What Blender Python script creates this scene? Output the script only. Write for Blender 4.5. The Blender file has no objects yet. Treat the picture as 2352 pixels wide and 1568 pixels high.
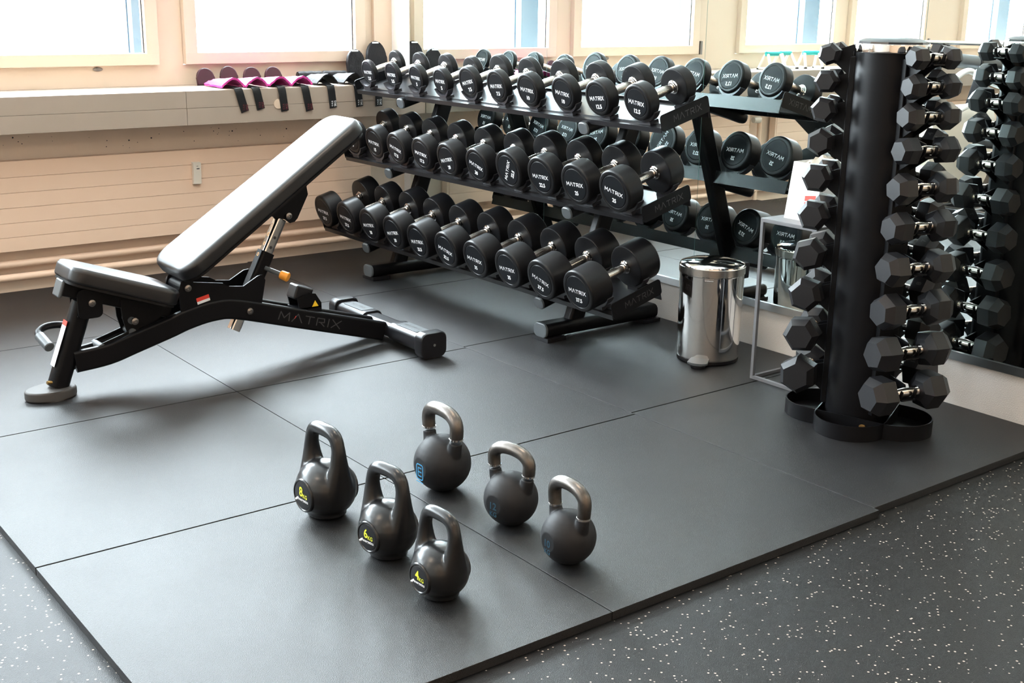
import bpy, bmesh, math, random
from mathutils import Vector as V, Matrix as M

random.seed(7)
SC = bpy.context.scene
COL = SC.collection
PI = math.pi
R = math.radians

# ------------------------------------------------------------------ camera
cam_d = bpy.data.cameras.new('camera')
cam = bpy.data.objects.new('camera', cam_d)
COL.objects.link(cam)
SC.camera = cam
cam_d.sensor_width = 36.0
cam_d.lens = 2781.836 / 2352 * 36.0
cam_d.clip_start = 0.05
YAW, PIT, ROLL = 0.655938, 0.273470, 0.0143345
fw = V((math.cos(PIT) * math.sin(YAW), math.cos(PIT) * math.cos(YAW), -math.sin(PIT)))
rt = V((math.cos(YAW), -math.sin(YAW), 0))
up = rt.cross(fw)
rr = rt * math.cos(ROLL) + up * math.sin(ROLL)
uu = up * math.cos(ROLL) - rt * math.sin(ROLL)
cm = M.Identity(4)
for i in range(3):
    cm[i][0], cm[i][1], cm[i][2] = rr[i], uu[i], -fw[i]
cm.translation = V((-0.728577, -1.849082, 1.351056))
cam.matrix_world = cm

# ------------------------------------------------------------------ world, light, exposure
world = bpy.data.worlds.new('sky')
SC.world = world
world.use_nodes = True
bg = world.node_tree.nodes['Background']
bg.inputs['Color'].default_value = (0.84, 0.93, 1.0, 1)
bg.inputs['Strength'].default_value = 56.0
LAMP_STRENGTH = 26.0
SC.view_settings.view_transform = 'Standard'
SC.view_settings.look = 'None'
SC.view_settings.exposure = 0.0
SC.view_settings.gamma = 1.0
SC.view_settings.use_curve_mapping = False
SC.cycles.use_denoising = True
SC.cycles.max_bounces = 10
SC.cycles.diffuse_bounces = 5
SC.cycles.glossy_bounces = 6
SC.cycles.transparent_max_bounces = 12
SC.cycles.sample_clamp_indirect = 40.0

# windows along the back wall: (glass x0, glass x1)
WINDOWS = [(1.84, 2.76), (0.58, 1.572), (-0.91, 0.05), (-2.045, -1.17), (-3.56, -2.64), (-4.80, -3.83)]
GZ0, GZ1 = 1.08, 2.42          # glass bottom / top
for a, b in WINDOWS:           # sky portals in the window openings (they give off no light themselves)
    ld = bpy.data.lights.new('window_portal', 'AREA')
    ld.shape = 'RECTANGLE'
    ld.size, ld.size_y = b - a, GZ1 - GZ0
    ld.cycles.is_portal = True
    lo = bpy.data.objects.new('window_portal', ld)
    COL.objects.link(lo)
    lo.location = ((a + b) / 2, 4.24, (GZ0 + GZ1) / 2)
    lo.rotation_euler = (R(-90), 0, 0)

# ------------------------------------------------------------------ materials
MATS = {}


def nodes_of(m):
    m.use_nodes = True
    nt = m.node_tree
    return nt, nt.nodes, nt.links, nt.nodes['Principled BSDF']


def pm(name, col, rough=0.5, metal=0.0, spec=0.5, bump=None, vary=None, rvary=None, coat=0.0, aniso=0.0):
    """Principled material; bump=(scale,strength,dist), vary=(scale,colour2,amount), rvary=(scale,lo,hi)."""
    m = bpy.data.materials.new(name)
    nt, N, L, p = nodes_of(m)
    p.inputs['Base Color'].default_value = (*col, 1)
    p.inputs['Roughness'].default_value = rough
    p.inputs['Metallic'].default_value = metal
    p.inputs['Specular IOR Level'].default_value = spec
    p.inputs['Coat Weight'].default_value = coat
    p.inputs['Coat Roughness'].default_value = 0.15
    tc = N.new('ShaderNodeTexCoord')
    if bump:
        n = N.new('ShaderNodeTexNoise'); n.inputs['Scale'].default_value = bump[0]; n.inputs['Detail'].default_value = 4
        L.new(tc.outputs['Object'], n.inputs['Vector'])
        b = N.new('ShaderNodeBump'); b.inputs['Strength'].default_value = bump[1]; b.inputs['Distance'].default_value = bump[2]
        L.new(n.outputs['Fac'], b.inputs['Height']); L.new(b.outputs['Normal'], p.inputs['Normal'])
    if vary:
        n = N.new('ShaderNodeTexNoise'); n.inputs['Scale'].default_value = vary[0]; n.inputs['Detail'].default_value = 5
        L.new(tc.outputs['Object'], n.inputs['Vector'])
        r = N.new('ShaderNodeValToRGB'); r.color_ramp.elements[0].position = 0.35; r.color_ramp.elements[1].position = 0.7
        L.new(n.outputs['Fac'], r.inputs['Fac'])
        mx = N.new('ShaderNodeMix'); mx.data_type = 'RGBA'
        mx.inputs['A'].default_value = (*col, 1); mx.inputs['B'].default_value = (*vary[1], 1)
        mu = N.new('ShaderNodeMath'); mu.operation = 'MULTIPLY'; mu.inputs[1].default_value = vary[2]
        L.new(r.outputs['Color'], mu.inputs[0]); L.new(mu.outputs[0], mx.inputs['Factor'])
        L.new(mx.outputs['Result'], p.inputs['Base Color'])
    if rvary:
        n = N.new('ShaderNodeTexNoise'); n.inputs['Scale'].default_value = rvary[0]; n.inputs['Detail'].default_value = 3
        L.new(tc.outputs['Object'], n.inputs['Vector'])
        mr = N.new('ShaderNodeMapRange'); mr.inputs['To Min'].default_value = rvary[1]; mr.inputs['To Max'].default_value = rvary[2]
        L.new(n.outputs['Fac'], mr.inputs['Value']); L.new(mr.outputs[0], p.inputs['Roughness'])
    MATS[name] = m
    return m


def rubber(name, base, rough, specks, spec):
    """Granulated rubber: fine pressed crumbs, with or without light colour flecks."""
    m = bpy.data.materials.new(name)
    nt, N, L, p = nodes_of(m)
    tc = N.new('ShaderNodeTexCoord')
    v = N.new('ShaderNodeTexVoronoi'); v.inputs['Scale'].default_value = 520
    L.new(tc.outputs['Object'], v.inputs['Vector'])
    sep = N.new('ShaderNodeSeparateColor'); L.new(v.outputs['Color'], sep.inputs['Color'])
    mr = N.new('ShaderNodeMapRange'); mr.inputs['To Min'].default_value = base * 0.3; mr.inputs['To Max'].default_value = base * 2.2
    L.new(sep.outputs['Red'], mr.inputs['Value'])
    cc = N.new('ShaderNodeCombineColor')
    for k, f in (('Red', 1.0), ('Green', 1.0), ('Blue', 1.12)):
        mu = N.new('ShaderNodeMath'); mu.operation = 'MULTIPLY'; mu.inputs[1].default_value = f
        L.new(mr.outputs[0], mu.inputs[0]); L.new(mu.outputs[0], cc.inputs[k])
    out = cc.outputs['Color']
    if specks:
        v2 = N.new('ShaderNodeTexVoronoi'); v2.inputs['Scale'].default_value = 115
        L.new(tc.outputs['Object'], v2.inputs['Vector'])
        s2 = N.new('ShaderNodeSeparateColor'); L.new(v2.outputs['Color'], s2.inputs['Color'])
        g = N.new('ShaderNodeMath'); g.operation = 'GREATER_THAN'; g.inputs[1].default_value = 0.86
        L.new(s2.outputs['Green'], g.inputs[0])
        d = N.new('ShaderNodeMath'); d.operation = 'LESS_THAN'; d.inputs[1].default_value = 0.30
        L.new(v2.outputs['Distance'], d.inputs[0])
        a = N.new('ShaderNodeMath'); a.operation = 'MULTIPLY'
        L.new(g.outputs[0], a.inputs[0]); L.new(d.outputs[0], a.inputs[1])
        mx = N.new('ShaderNodeMix'); mx.data_type = 'RGBA'
        L.new(a.outputs[0], mx.inputs['Factor']); L.new(out, mx.inputs['A'])
        mx.inputs['B'].default_value = (0.50, 0.43, 0.37, 1)
        out = mx.outputs['Result']
    L.new(out, p.inputs['Base Color'])
    n = N.new('ShaderNodeTexNoise'); n.inputs['Scale'].default_value = 3.2; n.inputs['Detail'].default_value = 4
    L.new(tc.outputs['Object'], n.inputs['Vector'])
    r1 = N.new('ShaderNodeMapRange'); r1.inputs['To Min'].default_value = rough - 0.05; r1.inputs['To Max'].default_value = rough + 0.06
    L.new(n.outputs['Fac'], r1.inputs['Value']); L.new(r1.outputs[0], p.inputs['Roughness'])
    p.inputs['Specular IOR Level'].default_value = spec
    b = N.new('ShaderNodeBump'); b.inputs['Strength'].default_value = 0.9; b.inputs['Distance'].default_value = 0.0014
    n2 = N.new('ShaderNodeTexNoise'); n2.inputs['Scale'].default_value = 480; n2.inputs['Detail'].default_value = 2
    L.new(tc.outputs['Object'], n2.inputs['Vector'])
    L.new(n2.outputs['Fac'], b.inputs['Height']); L.new(b.outputs['Normal'], p.inputs['Normal'])
    MATS[name] = m
    return m


rubber('rubber_mat', 0.006, 0.46, False, 0.6)
rubber('rubber_floor', 0.005, 0.44, True, 0.35)
pm('plaster', (0.93, 0.90, 0.87), 0.8, bump=(260, 0.55, 0.004), vary=(3, (0.88, 0.83, 0.78), 0.5))
pm('concrete', (0.92, 0.77, 0.63), 0.75, bump=(60, 0.2, 0.003), vary=(6, (0.84, 0.70, 0.58), 0.6))
pm('white_wall', (0.88, 0.85, 0.80), 0.7, bump=(120, 0.15, 0.002))
pm('wood_wall', (0.58, 0.40, 0.27), 0.45, vary=(4, (0.46, 0.30, 0.19), 0.8))
pm('ceiling_paint', (0.90, 0.88, 0.85), 0.8)
pm('ledge_paint', (0.36, 0.29, 0.235), 0.5, vary=(5, (0.32, 0.26, 0.21), 0.4))
pm('radiator_paint', (0.82, 0.60, 0.45), 0.42)
pm('frame_paint', (0.66, 0.53, 0.41), 0.45)
pm('mirror_glass', (0.86, 0.95, 0.94), 0.0, metal=1.0)
pm('mirror_edge', (0.25, 0.42, 0.38), 0.15)
pm('aluminium', (0.72, 0.75, 0.77), 0.28, metal=1.0)
pm('urethane', (0.006, 0.006, 0.007), 0.38, spec=0.26, bump=(300, 0.05, 0.001), rvary=(14, 0.33, 0.42))
pm('urethane_cap', (0.007, 0.008, 0.010), 0.42, spec=0.14)
pm('print_white', (0.85, 0.86, 0.88), 0.5)
pm('chrome', (0.82, 0.80, 0.78), 0.07, metal=1.0)
pm('steel', (0.62, 0.57, 0.52), 0.24, metal=1.0, bump=(700, 0.15, 0.0005))
pm('dark_steel', (0.30, 0.28, 0.27), 0.3, metal=1.0)
pm('powder_black', (0.005, 0.005, 0.006), 0.38, spec=0.16, bump=(500, 0.04, 0.0005))
pm('powder_grey', (0.012, 0.012, 0.014), 0.30, spec=0.4)
pm('logo_grey', (0.045, 0.045, 0.047), 0.4)
pm('plastic_grey', (0.075, 0.085, 0.092), 0.38)
pm('saddle_plastic', (0.030, 0.030, 0.036), 0.33)
pm('plastic_black', (0.008, 0.008, 0.010), 0.34, spec=0.4)
pm('vinyl', (0.006, 0.006, 0.007), 0.38, spec=0.6, bump=(420, 0.12, 0.0008))
pm('vinyl_side', (0.006, 0.005, 0.005), 0.62, spec=0.2, bump=(420, 0.12, 0.0008))
pm('rubber_foot', (0.055, 0.052, 0.050), 0.6)
pm('kettle_vinyl', (0.006, 0.006, 0.007), 0.30, spec=0.6, rvary=(9, 0.25, 0.34))
pm('kettle_iron', (0.012, 0.012, 0.014), 0.58, spec=0.35, bump=(350, 0.18, 0.0008))
pm('kettle_steel', (0.17, 0.155, 0.145), 0.36, metal=1.0, bump=(160, 0.35, 0.001), vary=(30, (0.09, 0.075, 0.06), 0.7))
pm('hex_rubber', (0.009, 0.009, 0.011), 0.42, spec=0.4, bump=(380, 0.10, 0.0008), rvary=(18, 0.36, 0.52))
pm('print_yellow', (0.72, 0.75, 0.05), 0.5)
pm('print_blue', (0.05, 0.33, 0.62), 0.5)
pm('print_blue_dim', (0.012, 0.06, 0.10), 0.5)
pm('print_red', (0.75, 0.05, 0.03), 0.5)
pm('print_dark_red', (0.16, 0.02, 0.03), 0.6)
pm('label_white', (0.80, 0.82, 0.84), 0.5)
pm('label_yellow', (0.85, 0.55, 0.02), 0.5)
pm('orange', (0.85, 0.33, 0.03), 0.45)
pm('magenta', (0.58, 0.05, 0.30), 0.75, bump=(90, 0.4, 0.003), vary=(25, (0.42, 0.02, 0.18), 0.6))
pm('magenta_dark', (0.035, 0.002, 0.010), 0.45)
pm('nylon_black', (0.008, 0.008, 0.009), 0.5, spec=0.35, bump=(120, 0.35, 0.002))
pm('pouch_black', (0.009, 0.008, 0.010), 0.65, spec=0.3, bump=(45, 0.6, 0.006))
pm('paper_white', (0.88, 0.88, 0.88), 0.7)
pm('tissue', (0.84, 0.79, 0.70), 0.9, bump=(60, 0.5, 0.004))
pm('table_grey', (0.17, 0.17, 0.18), 0.42, metal=0.3)
pm('teal', (0.02, 0.42, 0.40), 0.5)
pm('cream_plastic', (0.72, 0.66, 0.57), 0.4)
pm('facade_blue', (0.018, 0.042, 0.070), 0.6)
pm('facade', (0.6, 0.6, 0.58), 0.8)
pm('brass', (0.45, 0.28, 0.10), 0.3, metal=1.0)
pm('socket_beige', (0.60, 0.46, 0.34), 0.5)
pm('gasket', (0.03, 0.03, 0.035), 0.6)

m = bpy.data.materials.new('lamp_diffuser')
nt, N, L, p = nodes_of(m)
p.inputs['Base Color'].default_value = (0.9, 0.85, 0.75, 1)
p.inputs['Emission Color'].default_value = (1.0, 0.78, 0.58, 1)
p.inputs['Emission Strength'].default_value = LAMP_STRENGTH
MATS['lamp_diffuser'] = m

m = bpy.data.materials.new('window_glass')
nt, N, L, p = nodes_of(m)
N.remove(p)
o_ = N['Material Output']
tr = N.new('ShaderNodeBsdfTransparent'); tr.inputs['Color'].default_value = (0.96, 0.98, 0.98, 1)
gl = N.new('ShaderNodeBsdfGlossy'); gl.inputs['Roughness'].default_value = 0.02
fr = N.new('ShaderNodeFresnel'); fr.inputs['IOR'].default_value = 1.45
mx = N.new('ShaderNodeMixShader')
ge = N.new('ShaderNodeNewGeometry')
fi = N.new('ShaderNodeMath'); fi.operation = 'SUBTRACT'; fi.inputs[0].default_value = 1.0
fm = N.new('ShaderNodeMath'); fm.operation = 'MULTIPLY'
L.new(ge.outputs['Backfacing'], fi.inputs[1]); L.new(fi.outputs[0], fm.inputs[0]); L.new(fr.outputs[0], fm.inputs[1])
L.new(fm.outputs[0], mx.inputs[0]); L.new(tr.outputs[0], mx.inputs[1]); L.new(gl.outputs[0], mx.inputs[2])
L.new(mx.outputs[0], o_.inputs['Surface'])
MATS['window_glass'] = m

# ------------------------------------------------------------------ mesh helpers


def frame(o, x, y):
    """Matrix with origin o, local x along x, local y along y (made orthogonal)."""
    x = V(x).normalized(); y = V(y); z = x.cross(y).normalized(); y = z.cross(x)
    m = M.Identity(4)
    for i in range(3):
        m[i][0], m[i][1], m[i][2] = x[i], y[i], z[i]
    m.translation = V(o)
    return m


def box(bm, x0, x1, y0, y1, z0, z1, mtx=None, bev=0.0, seg=2):
    co = [V((x, y, z)) for z in (z0, z1) for y in (y0, y1) for x in (x0, x1)]
    if mtx: co = [mtx @ c for c in co]
    v = [bm.verts.new(c) for c in co]
    f = [bm.faces.new([v[i] for i in q]) for q in ((0, 2, 3, 1), (4, 5, 7, 6), (0, 1, 5, 4), (2, 6, 7, 3), (0, 4, 6, 2), (1, 3, 7, 5))]
    if bev:
        es = list({e for q in f for e in q.edges})
        bmesh.ops.bevel(bm, geom=es, offset=bev, segments=seg, affect='EDGES', profile=0.5)
    return bm


def prism(bm, pts, h0, h1, mtx=None, bev=0.0, seg=2):
    lo = [V((p[0], p[1], h0)) for p in pts]; hi = [V((p[0], p[1], h1)) for p in pts]
    if mtx: lo = [mtx @ c for c in lo]; hi = [mtx @ c for c in hi]
    a = [bm.verts.new(c) for c in lo]; b = [bm.verts.new(c) for c in hi]
    n = len(pts)
    fb = bm.faces.new(a[::-1]); ft = bm.faces.new(b)
    fs = [bm.faces.new([a[i], a[(i + 1) % n], b[(i + 1) % n], b[i]]) for i in range(n)]
    if bev:
        es = list(set(fb.edges) | set(ft.edges))
        bmesh.ops.bevel(bm, geom=es, offset=bev, segments=seg, affect='EDGES', profile=0.5)
    return bm


def lathe(bm, prof, seg=32, mtx=None, a0=0.0, a1=2 * PI):
    """prof: (r, z) from bottom to top."""
    full = abs(a1 - a0 - 2 * PI) < 1e-6
    rings = []
    for r, z in prof:
        if r < 1e-7:
            c = V((0, 0, z)); rings.append([bm.verts.new(mtx @ c if mtx else c)])
        else:
            ring = []
            for k in range(seg if full else seg + 1):
                a = a0 + (a1 - a0) * k / seg
                c = V((r * math.cos(a), r * math.sin(a), z))
                ring.append(bm.verts.new(mtx @ c if mtx else c))
            rings.append(ring)
    for A, B in zip(rings, rings[1:]):
        if len(A) == 1 and len(B) == 1: continue
        n = max(len(A), len(B)); m_ = n if full else n - 1
        for k in range(m_):
            j = (k + 1) % n
            if len(A) == 1: bm.faces.new([A[0], B[j], B[k]])
            elif len(B) == 1: bm.faces.new([A[k], A[j], B[0]])
            else: bm.faces.new([A[k], A[j], B[j], B[k]])
    return bm


def cyl(bm, p0, p1, r, r2=None, seg=20, bev=0.0):
    p0, p1 = V(p0), V(p1); d = p1 - p0; h = d.length
    ref = V((0, 0, 1)) if abs(d.normalized().z) < 0.9 else V((1, 0, 0))
    z = d.normalized(); x = ref.cross(z).normalized(); y = z.cross(x)
    m = M.Identity(4)
    for i in range(3):
        m[i][0], m[i][1], m[i][2] = x[i], y[i], z[i]
    m.translation = p0
    r2 = r if r2 is None else r2
    if bev: pr = [(0, 0), (r - bev, 0), (r, bev), (r2, h - bev), (r2 - bev, h), (0, h)]
    else: pr = [(0, 0), (r, 0), (r2, h), (0, h)]
    return lathe(bm, pr, seg, m)


def circ(r, n=16, r2=None):
    r2 = r if r2 is None else r2
    return [(r * math.cos(2 * PI * k / n), r2 * math.sin(2 * PI * k / n)) for k in range(n)]


def rrect(w, h, r, n=4):
    out = []
    for cx, cy, a in ((w / 2 - r, h / 2 - r, 0), (-w / 2 + r, h / 2 - r, 90), (-w / 2 + r, -h / 2 + r, 180), (w / 2 - r, -h / 2 + r, 270)):
        for k in range(n + 1):
            t = R(a + 90 * k / n); out.append((cx + r * math.cos(t), cy + r * math.sin(t)))
    return out


def sweep(bm, path, sec, ref=(0, 1, 0), scale=None, caps=True):
    """Sweep a 2D section along a path; section x follows ref, section y is perpendicular to ref and path."""
    path = [V(p) for p in path]; ref = V(ref); rings = []
    for i, p in enumerate(path):
        t = (path[min(i + 1, len(path) - 1)] - path[max(i - 1, 0)]).normalized()
        x = (ref - t * ref.dot(t)).normalized(); y = t.cross(x)
        s = scale[i] if scale else 1.0
        sx, sy = s if isinstance(s, tuple) else (s, s)
        rings.append([bm.verts.new(p + x * (q[0] * sx) + y * (q[1] * sy)) for q in sec])
    n = len(sec)
    for A, B in zip(rings, rings[1:]):
        for k in range(n):
            bm.faces.new([A[k], A[(k + 1) % n], B[(k + 1) % n], B[k]])
    if caps:
        bm.faces.new(rings[0][::-1]); bm.faces.new(rings[-1])
    return bm


def spline(pts, n=6):
    pts = [V(p) for p in pts]; P = [pts[0] * 2 - pts[1]] + pts + [pts[-1] * 2 - pts[-2]]
    out = []
    for i in range(1, len(P) - 2):
        a, b, c, d = P[i - 1], P[i], P[i + 1], P[i + 2]
        for k in range(n):
            t = k / n
            out.append(0.5 * ((2 * b) + (c - a) * t + (2 * a - 5 * b + 4 * c - d) * t * t + (3 * b - a - 3 * c + d) * t ** 3))
    out.append(pts[-1])
    return out


_TXT = {}


def text_data(s, bold=0.02):
    if (s, bold) in _TXT: return _TXT[(s, bold)]
    cu = bpy.data.curves.new('t', 'FONT')
    cu.body = s; cu.size = 1.0; cu.offset = bold; cu.extrude = 0.0; cu.resolution_u = 3
    ob = bpy.data.objects.new('t', cu); COL.objects.link(ob)
    bpy.context.view_layer.update()
    me = bpy.data.meshes.new_from_object(ob.evaluated_get(bpy.context.evaluated_depsgraph_get()))
    vs = [v.co.copy() for v in me.vertices]; fs = [list(p.vertices) for p in me.polygons]
    x0 = min(v.x for v in vs); x1 = max(v.x for v in vs); y0 = min(v.y for v in vs); y1 = max(v.y for v in vs)
    vs = [V((v.x - (x0 + x1) / 2, v.y - (y0 + y1) / 2, 0)) for v in vs]
    bpy.data.objects.remove(ob); bpy.data.curves.remove(cu); bpy.data.meshes.remove(me)
    _TXT[(s, bold)] = (vs, fs, x1 - x0, y1 - y0)
    return _TXT[(s, bold)]


def text(bm, s, height, mtx, bold=0.02, wide=1.0):
    """Flat lettering, centred at mtx origin, cap height = height."""
    vs, fs, w, h = text_data(s, bold)
    k = height / h
    nv = [bm.verts.new(mtx @ V((v.x * k * wide, v.y * k, 0))) for v in vs]
    for f in fs:
        try: bm.faces.new([nv[i] for i in f])
        except ValueError: pass
    return bm


LOGO = [  # the maker's word as strokes: letter width, polylines
    (1.25, [[(0, 0), (0.10, 1), (0.62, 0.30), (1.14, 1), (1.25, 0)]]),
    (1.20, [[(0, 0), (0.60, 1), (1.20, 0)]]),
    (1.05, [[(0, 0.91), (1.05, 0.91)], [(0.52, 0.91), (0.52, 0)]]),
    (1.05, [[(0.08, 0), (0.08, 0.91), (0.92, 0.91), (0.97, 0.46), (0.30, 0.42)], [(0.50, 0.42), (1.05, 0)]]),
    (0.18, [[(0.09, 0), (0.09, 1)]]),
    (1.10, [[(0, 0), (1.1, 1)], [(0, 1), (1.1, 0)]]),
]


def logo(bm, height, mtx, width=None, t=0.19, gap=0.34):
    tot = sum(l[0] for l in LOGO) + gap * (len(LOGO) - 1)
    kx = (width / tot) if width else height
    x = -tot / 2
    for w, lines in LOGO:
        for ln in lines:
            for a, b in zip(ln, ln[1:]):
                a = V((a[0] + x, a[1] - 0.5)); b = V((b[0] + x, b[1] - 0.5))
                d = (b - a).normalized(); n = V((-d.y, d.x)) * (t / 2)
                a2 = a - d * t * 0.25; b2 = b + d * t * 0.25
                q = [a2 + n, a2 - n, b2 - n, b2 + n]
                vs = [bm.verts.new(mtx @ V((c.x * kx, c.y * height, 0))) for c in q]
                bm.faces.new(vs)
        x += w + gap
    return bm


def B_(): return bmesh.new()


def mesh_of(bm, name, mat, smooth=38):
    bmesh.ops.recalc_face_normals(bm, faces=bm.faces) if smooth is not None else None
    me = bpy.data.meshes.new(name)
    bm.to_mesh(me); bm.free()
    if smooth:
        for p_ in me.polygons: p_.use_smooth = True
        me.set_sharp_from_angle(angle=R(smooth))
    me.materials.append(MATS[mat])
    return me


def weigh(o, smooth):
    """Let large flat faces keep their own normals next to small bevels."""
    if smooth and smooth < 100:
        w_ = o.modifiers.new('weighted_normals', 'WEIGHTED_NORMAL'); w_.keep_sharp = True; w_.weight = 80


def tag(o, label, cat, group=None):
    o['label'] = label; o['category'] = cat
    if group: o['group'] = group
    return o


def thing(name, label, cat, loc=(0, 0, 0), group=None):
    o = bpy.data.objects.new(name, None); COL.objects.link(o)
    o.empty_display_size = 0.05; o.location = loc
    return tag(o, label, cat, group)


def root_loc(o):
    while o.parent: o = o.parent
    return V(o.location)


def part(parent, name, bm, mat, smooth=38, label=None):
    """A part (or sub-part) of a thing; bm holds world coordinates (the root carries no rotation yet)."""
    me = mesh_of(bm, name, mat, smooth)
    me.transform(M.Translation(-root_loc(parent)))
    o = bpy.data.objects.new(name, me); COL.objects.link(o); o.parent = parent
    weigh(o, smooth)
    if label: o['label'] = label
    return o


def single(name, bm, mat, label=None, cat=None, group=None, smooth=38, structure=False):
    me = mesh_of(bm, name, mat, smooth)
    xs = [v.co for v in me.vertices]
    c = V(((min(v.x for v in xs) + max(v.x for v in xs)) / 2, (min(v.y for v in xs) + max(v.y for v in xs)) / 2, min(v.z for v in xs)))
    if structure: c = V((0, 0, 0))
    me.transform(M.Translation(-c))
    o = bpy.data.objects.new(name, me); COL.objects.link(o); o.location = c
    weigh(o, smooth)
    if structure: o['kind'] = 'structure'
    if label: tag(o, label, cat, group)
    return o


def copy_tree(o, parent=None):
    c = o.copy(); COL.objects.link(c); c.parent = parent
    for ch in [x for x in o.children]: copy_tree(ch, c)
    return c


def remeshed(bm, voxel, iters, mat, name):
    """Fuse overlapping shapes into one continuous skin and smooth the joins."""
    me = bpy.data.meshes.new('tmp'); bm.to_mesh(me); bm.free()
    ob = bpy.data.objects.new('tmp', me); COL.objects.link(ob)
    md = ob.modifiers.new('r', 'REMESH'); md.mode = 'VOXEL'; md.voxel_size = voxel
    sm = ob.modifiers.new('s', 'SMOOTH'); sm.iterations = iters; sm.factor = 0.5
    bpy.context.view_layer.update()
    m2 = bpy.data.meshes.new_from_object(ob.evaluated_get(bpy.context.evaluated_depsgraph_get()))
    m2.name = name
    bpy.data.objects.remove(ob); bpy.data.meshes.remove(me)
    b2 = B_(); b2.from_mesh(m2); bpy.data.meshes.remove(m2)
    return b2


# ================================================================== THE SETTING
XW, YW, ZC = 3.0, 4.03, 3.0        # mirror wall, window wall, ceiling
XL, YF = -6.2, -4.2                 # far ends of the room
FZ = -0.023                          # base floor, the mats lie on it

floor = single('floor', box(B_(), XL, XW, YF, YW, FZ - 0.05, FZ), 'rubber_floor', structure=True)
for i in range(3):
    for j in range(4):
        dy = 0.018 if i == 2 else 0.0
        bm = box(B_(), i + 0.0012, i + 0.9988, j + 0.0028 + dy, min(j + 0.9972 + dy, YW - 0.002), FZ + 0.0002, 0.0, bev=0.0016, seg=2)
        me = mesh_of(bm, 'rubber_tile', 'rubber_mat')
        o = bpy.data.objects.new('rubber_tile', me); COL.objects.link(o); o.parent = floor
        weigh(o, 38)

single('ceiling', box(B_(), XL, XW + 0.1, YF, 4.35, ZC, ZC + 0.1), 'ceiling_paint', structure=True)
single('wall_right', box(B_(), XW, XW + 0.12, YF, 4.35, FZ - 0.05, ZC), 'plaster', structure=True)
single('wall_left', box(B_(), XL - 0.12, XL, YF, 4.35, FZ - 0.05, ZC), 'white_wall', structure=True)
single('wall_front', box(B_(), XL, XW, YF - 0.12, YF, FZ - 0.05, ZC), 'wood_wall', structure=True)
wall_back = single('wall_back', box(B_(), XL, XW, YW, 4.33, FZ - 0.05, 0.80), 'concrete', structure=True)
# small dark pits in the concrete band above the radiator
bm = B_()
for px in range(46):
    x = random.uniform(0.75, 2.7); z = random.uniform(0.63, 0.75); r = random.choice([0.0015, 0.002, 0.0025, 0.004])
    cyl(bm, (x, YW - 0.0006, z), (x, YW + 0.001, z), r, seg=8)
pits = part(wall_back, 'surface_pits', bm, 'gasket'); pits['kind'] = 'stuff'

# wall face around the windows: lower strip, posts, head
bm = box(B_(), XL, XW - 0.001, 4.17, 4.33, 0.80, 1.02)
box(bm, XL, XW - 0.001, 4.17, 4.33, GZ1 + 0.07, ZC)
xs = sorted(WINDOWS)
edges = [XL] + [e for w in xs for e in (w[0] - 0.068, w[1] + 0.068)] + [XW - 0.001]
for k in range(0, len(edges), 2):
    box(bm, edges[k], edges[k + 1], 4.17, 4.33, 1.02, GZ1 + 0.07)
box(bm, 2.885, XW - 0.001, 4.145, 4.17, 0.92, ZC)
part(wall_back, 'window_surround', bm, 'frame_paint')

# windows: sash frame, glass, gasket, latch
for n, (a, b) in enumerate(WINDOWS, 1):
    o = bpy.data.objects.new('window_%d' % n, None); COL.objects.link(o)
    o.location = ((a + b) / 2, 4.16, 1.02); o['kind'] = 'structure'
    s = 0.066
    bm = B_()
    box(bm, a - s, b + s, 4.135, 4.20, 1.022, GZ0, bev=0.004)
    box(bm, a - s, b + s, 4.135, 4.20, GZ1, GZ1 + s, bev=0.004)
    box(bm, a - s, a, 4.135, 4.20, GZ0 - 0.004, GZ1 + 0.004, bev=0.004)
    box(bm, b, b + s, 4.135, 4.20, GZ0 - 0.004, GZ1 + 0.004, bev=0.004)
    part(o, 'sash', bm, 'frame_paint')
    part(o, 'pane', box(B_(), a - 0.004, b + 0.004, 4.170, 4.174, GZ0 - 0.004, GZ1 + 0.004), 'window_glass', smooth=None)
    bm = B_()
    for x in (a, b - 0.006):
        box(bm, x, x + 0.006, 4.164, 4.1695, GZ0, GZ1)
    part(o, 'gasket', bm, 'gasket')
    if n in (2, 3):
        lx = 1.334 if n == 2 else (a + b) / 2
        bm = lathe(B_(), [(0, 0), (0.024, 0), (0.024, 0.004), (0.018, 0.007), (0, 0.007)], 24,
                   frame((lx, 4.169, 1.006), (1, 0, 0), (0, 0, 1)) @ M.Diagonal((1, 0.42, 1, 1)))
        part(o, 'latch', bm, 'dark_steel')
    if n % 2 == 0:
        part(o, 'hinge', box(B_(), a - 0.09, a - 0.07, 4.128, 4.17, 1.02, 1.11, bev=0.002), 'dark_steel')

# deep ledge under the windows: body with front boards, one board per piece
ledge = single('trim_1', box(B_(), XL, 2.984, 3.79, 4.17, 0.76, 0.92, bev=0.004), 'ledge_paint', structure=True)
xb = [-5.6, -4.0, -2.4, -0.8, 0.4, 1.615, 2.984]
for a, b in zip(xb, xb[1:]):
    for z0, z1 in ((0.755, 0.835), (0.8362, 0.917)):
        part(ledge, 'ledge_board', box(B_(), a + 0.0008, b - 0.0008, 3.78, 3.7905, z0, z1, bev=0.0012), 'ledge_paint')
cap = part(ledge, 'cable_outlet', lathe(B_(), [(0, 0), (0.020, 0), (0.024, 0.003), (0.024, 0.005), (0.0, 0.006)], 24,
           frame((2.096, 3.7795, 0.84), (1, 0, 0), (0, 0, 1))), 'socket_beige')

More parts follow.
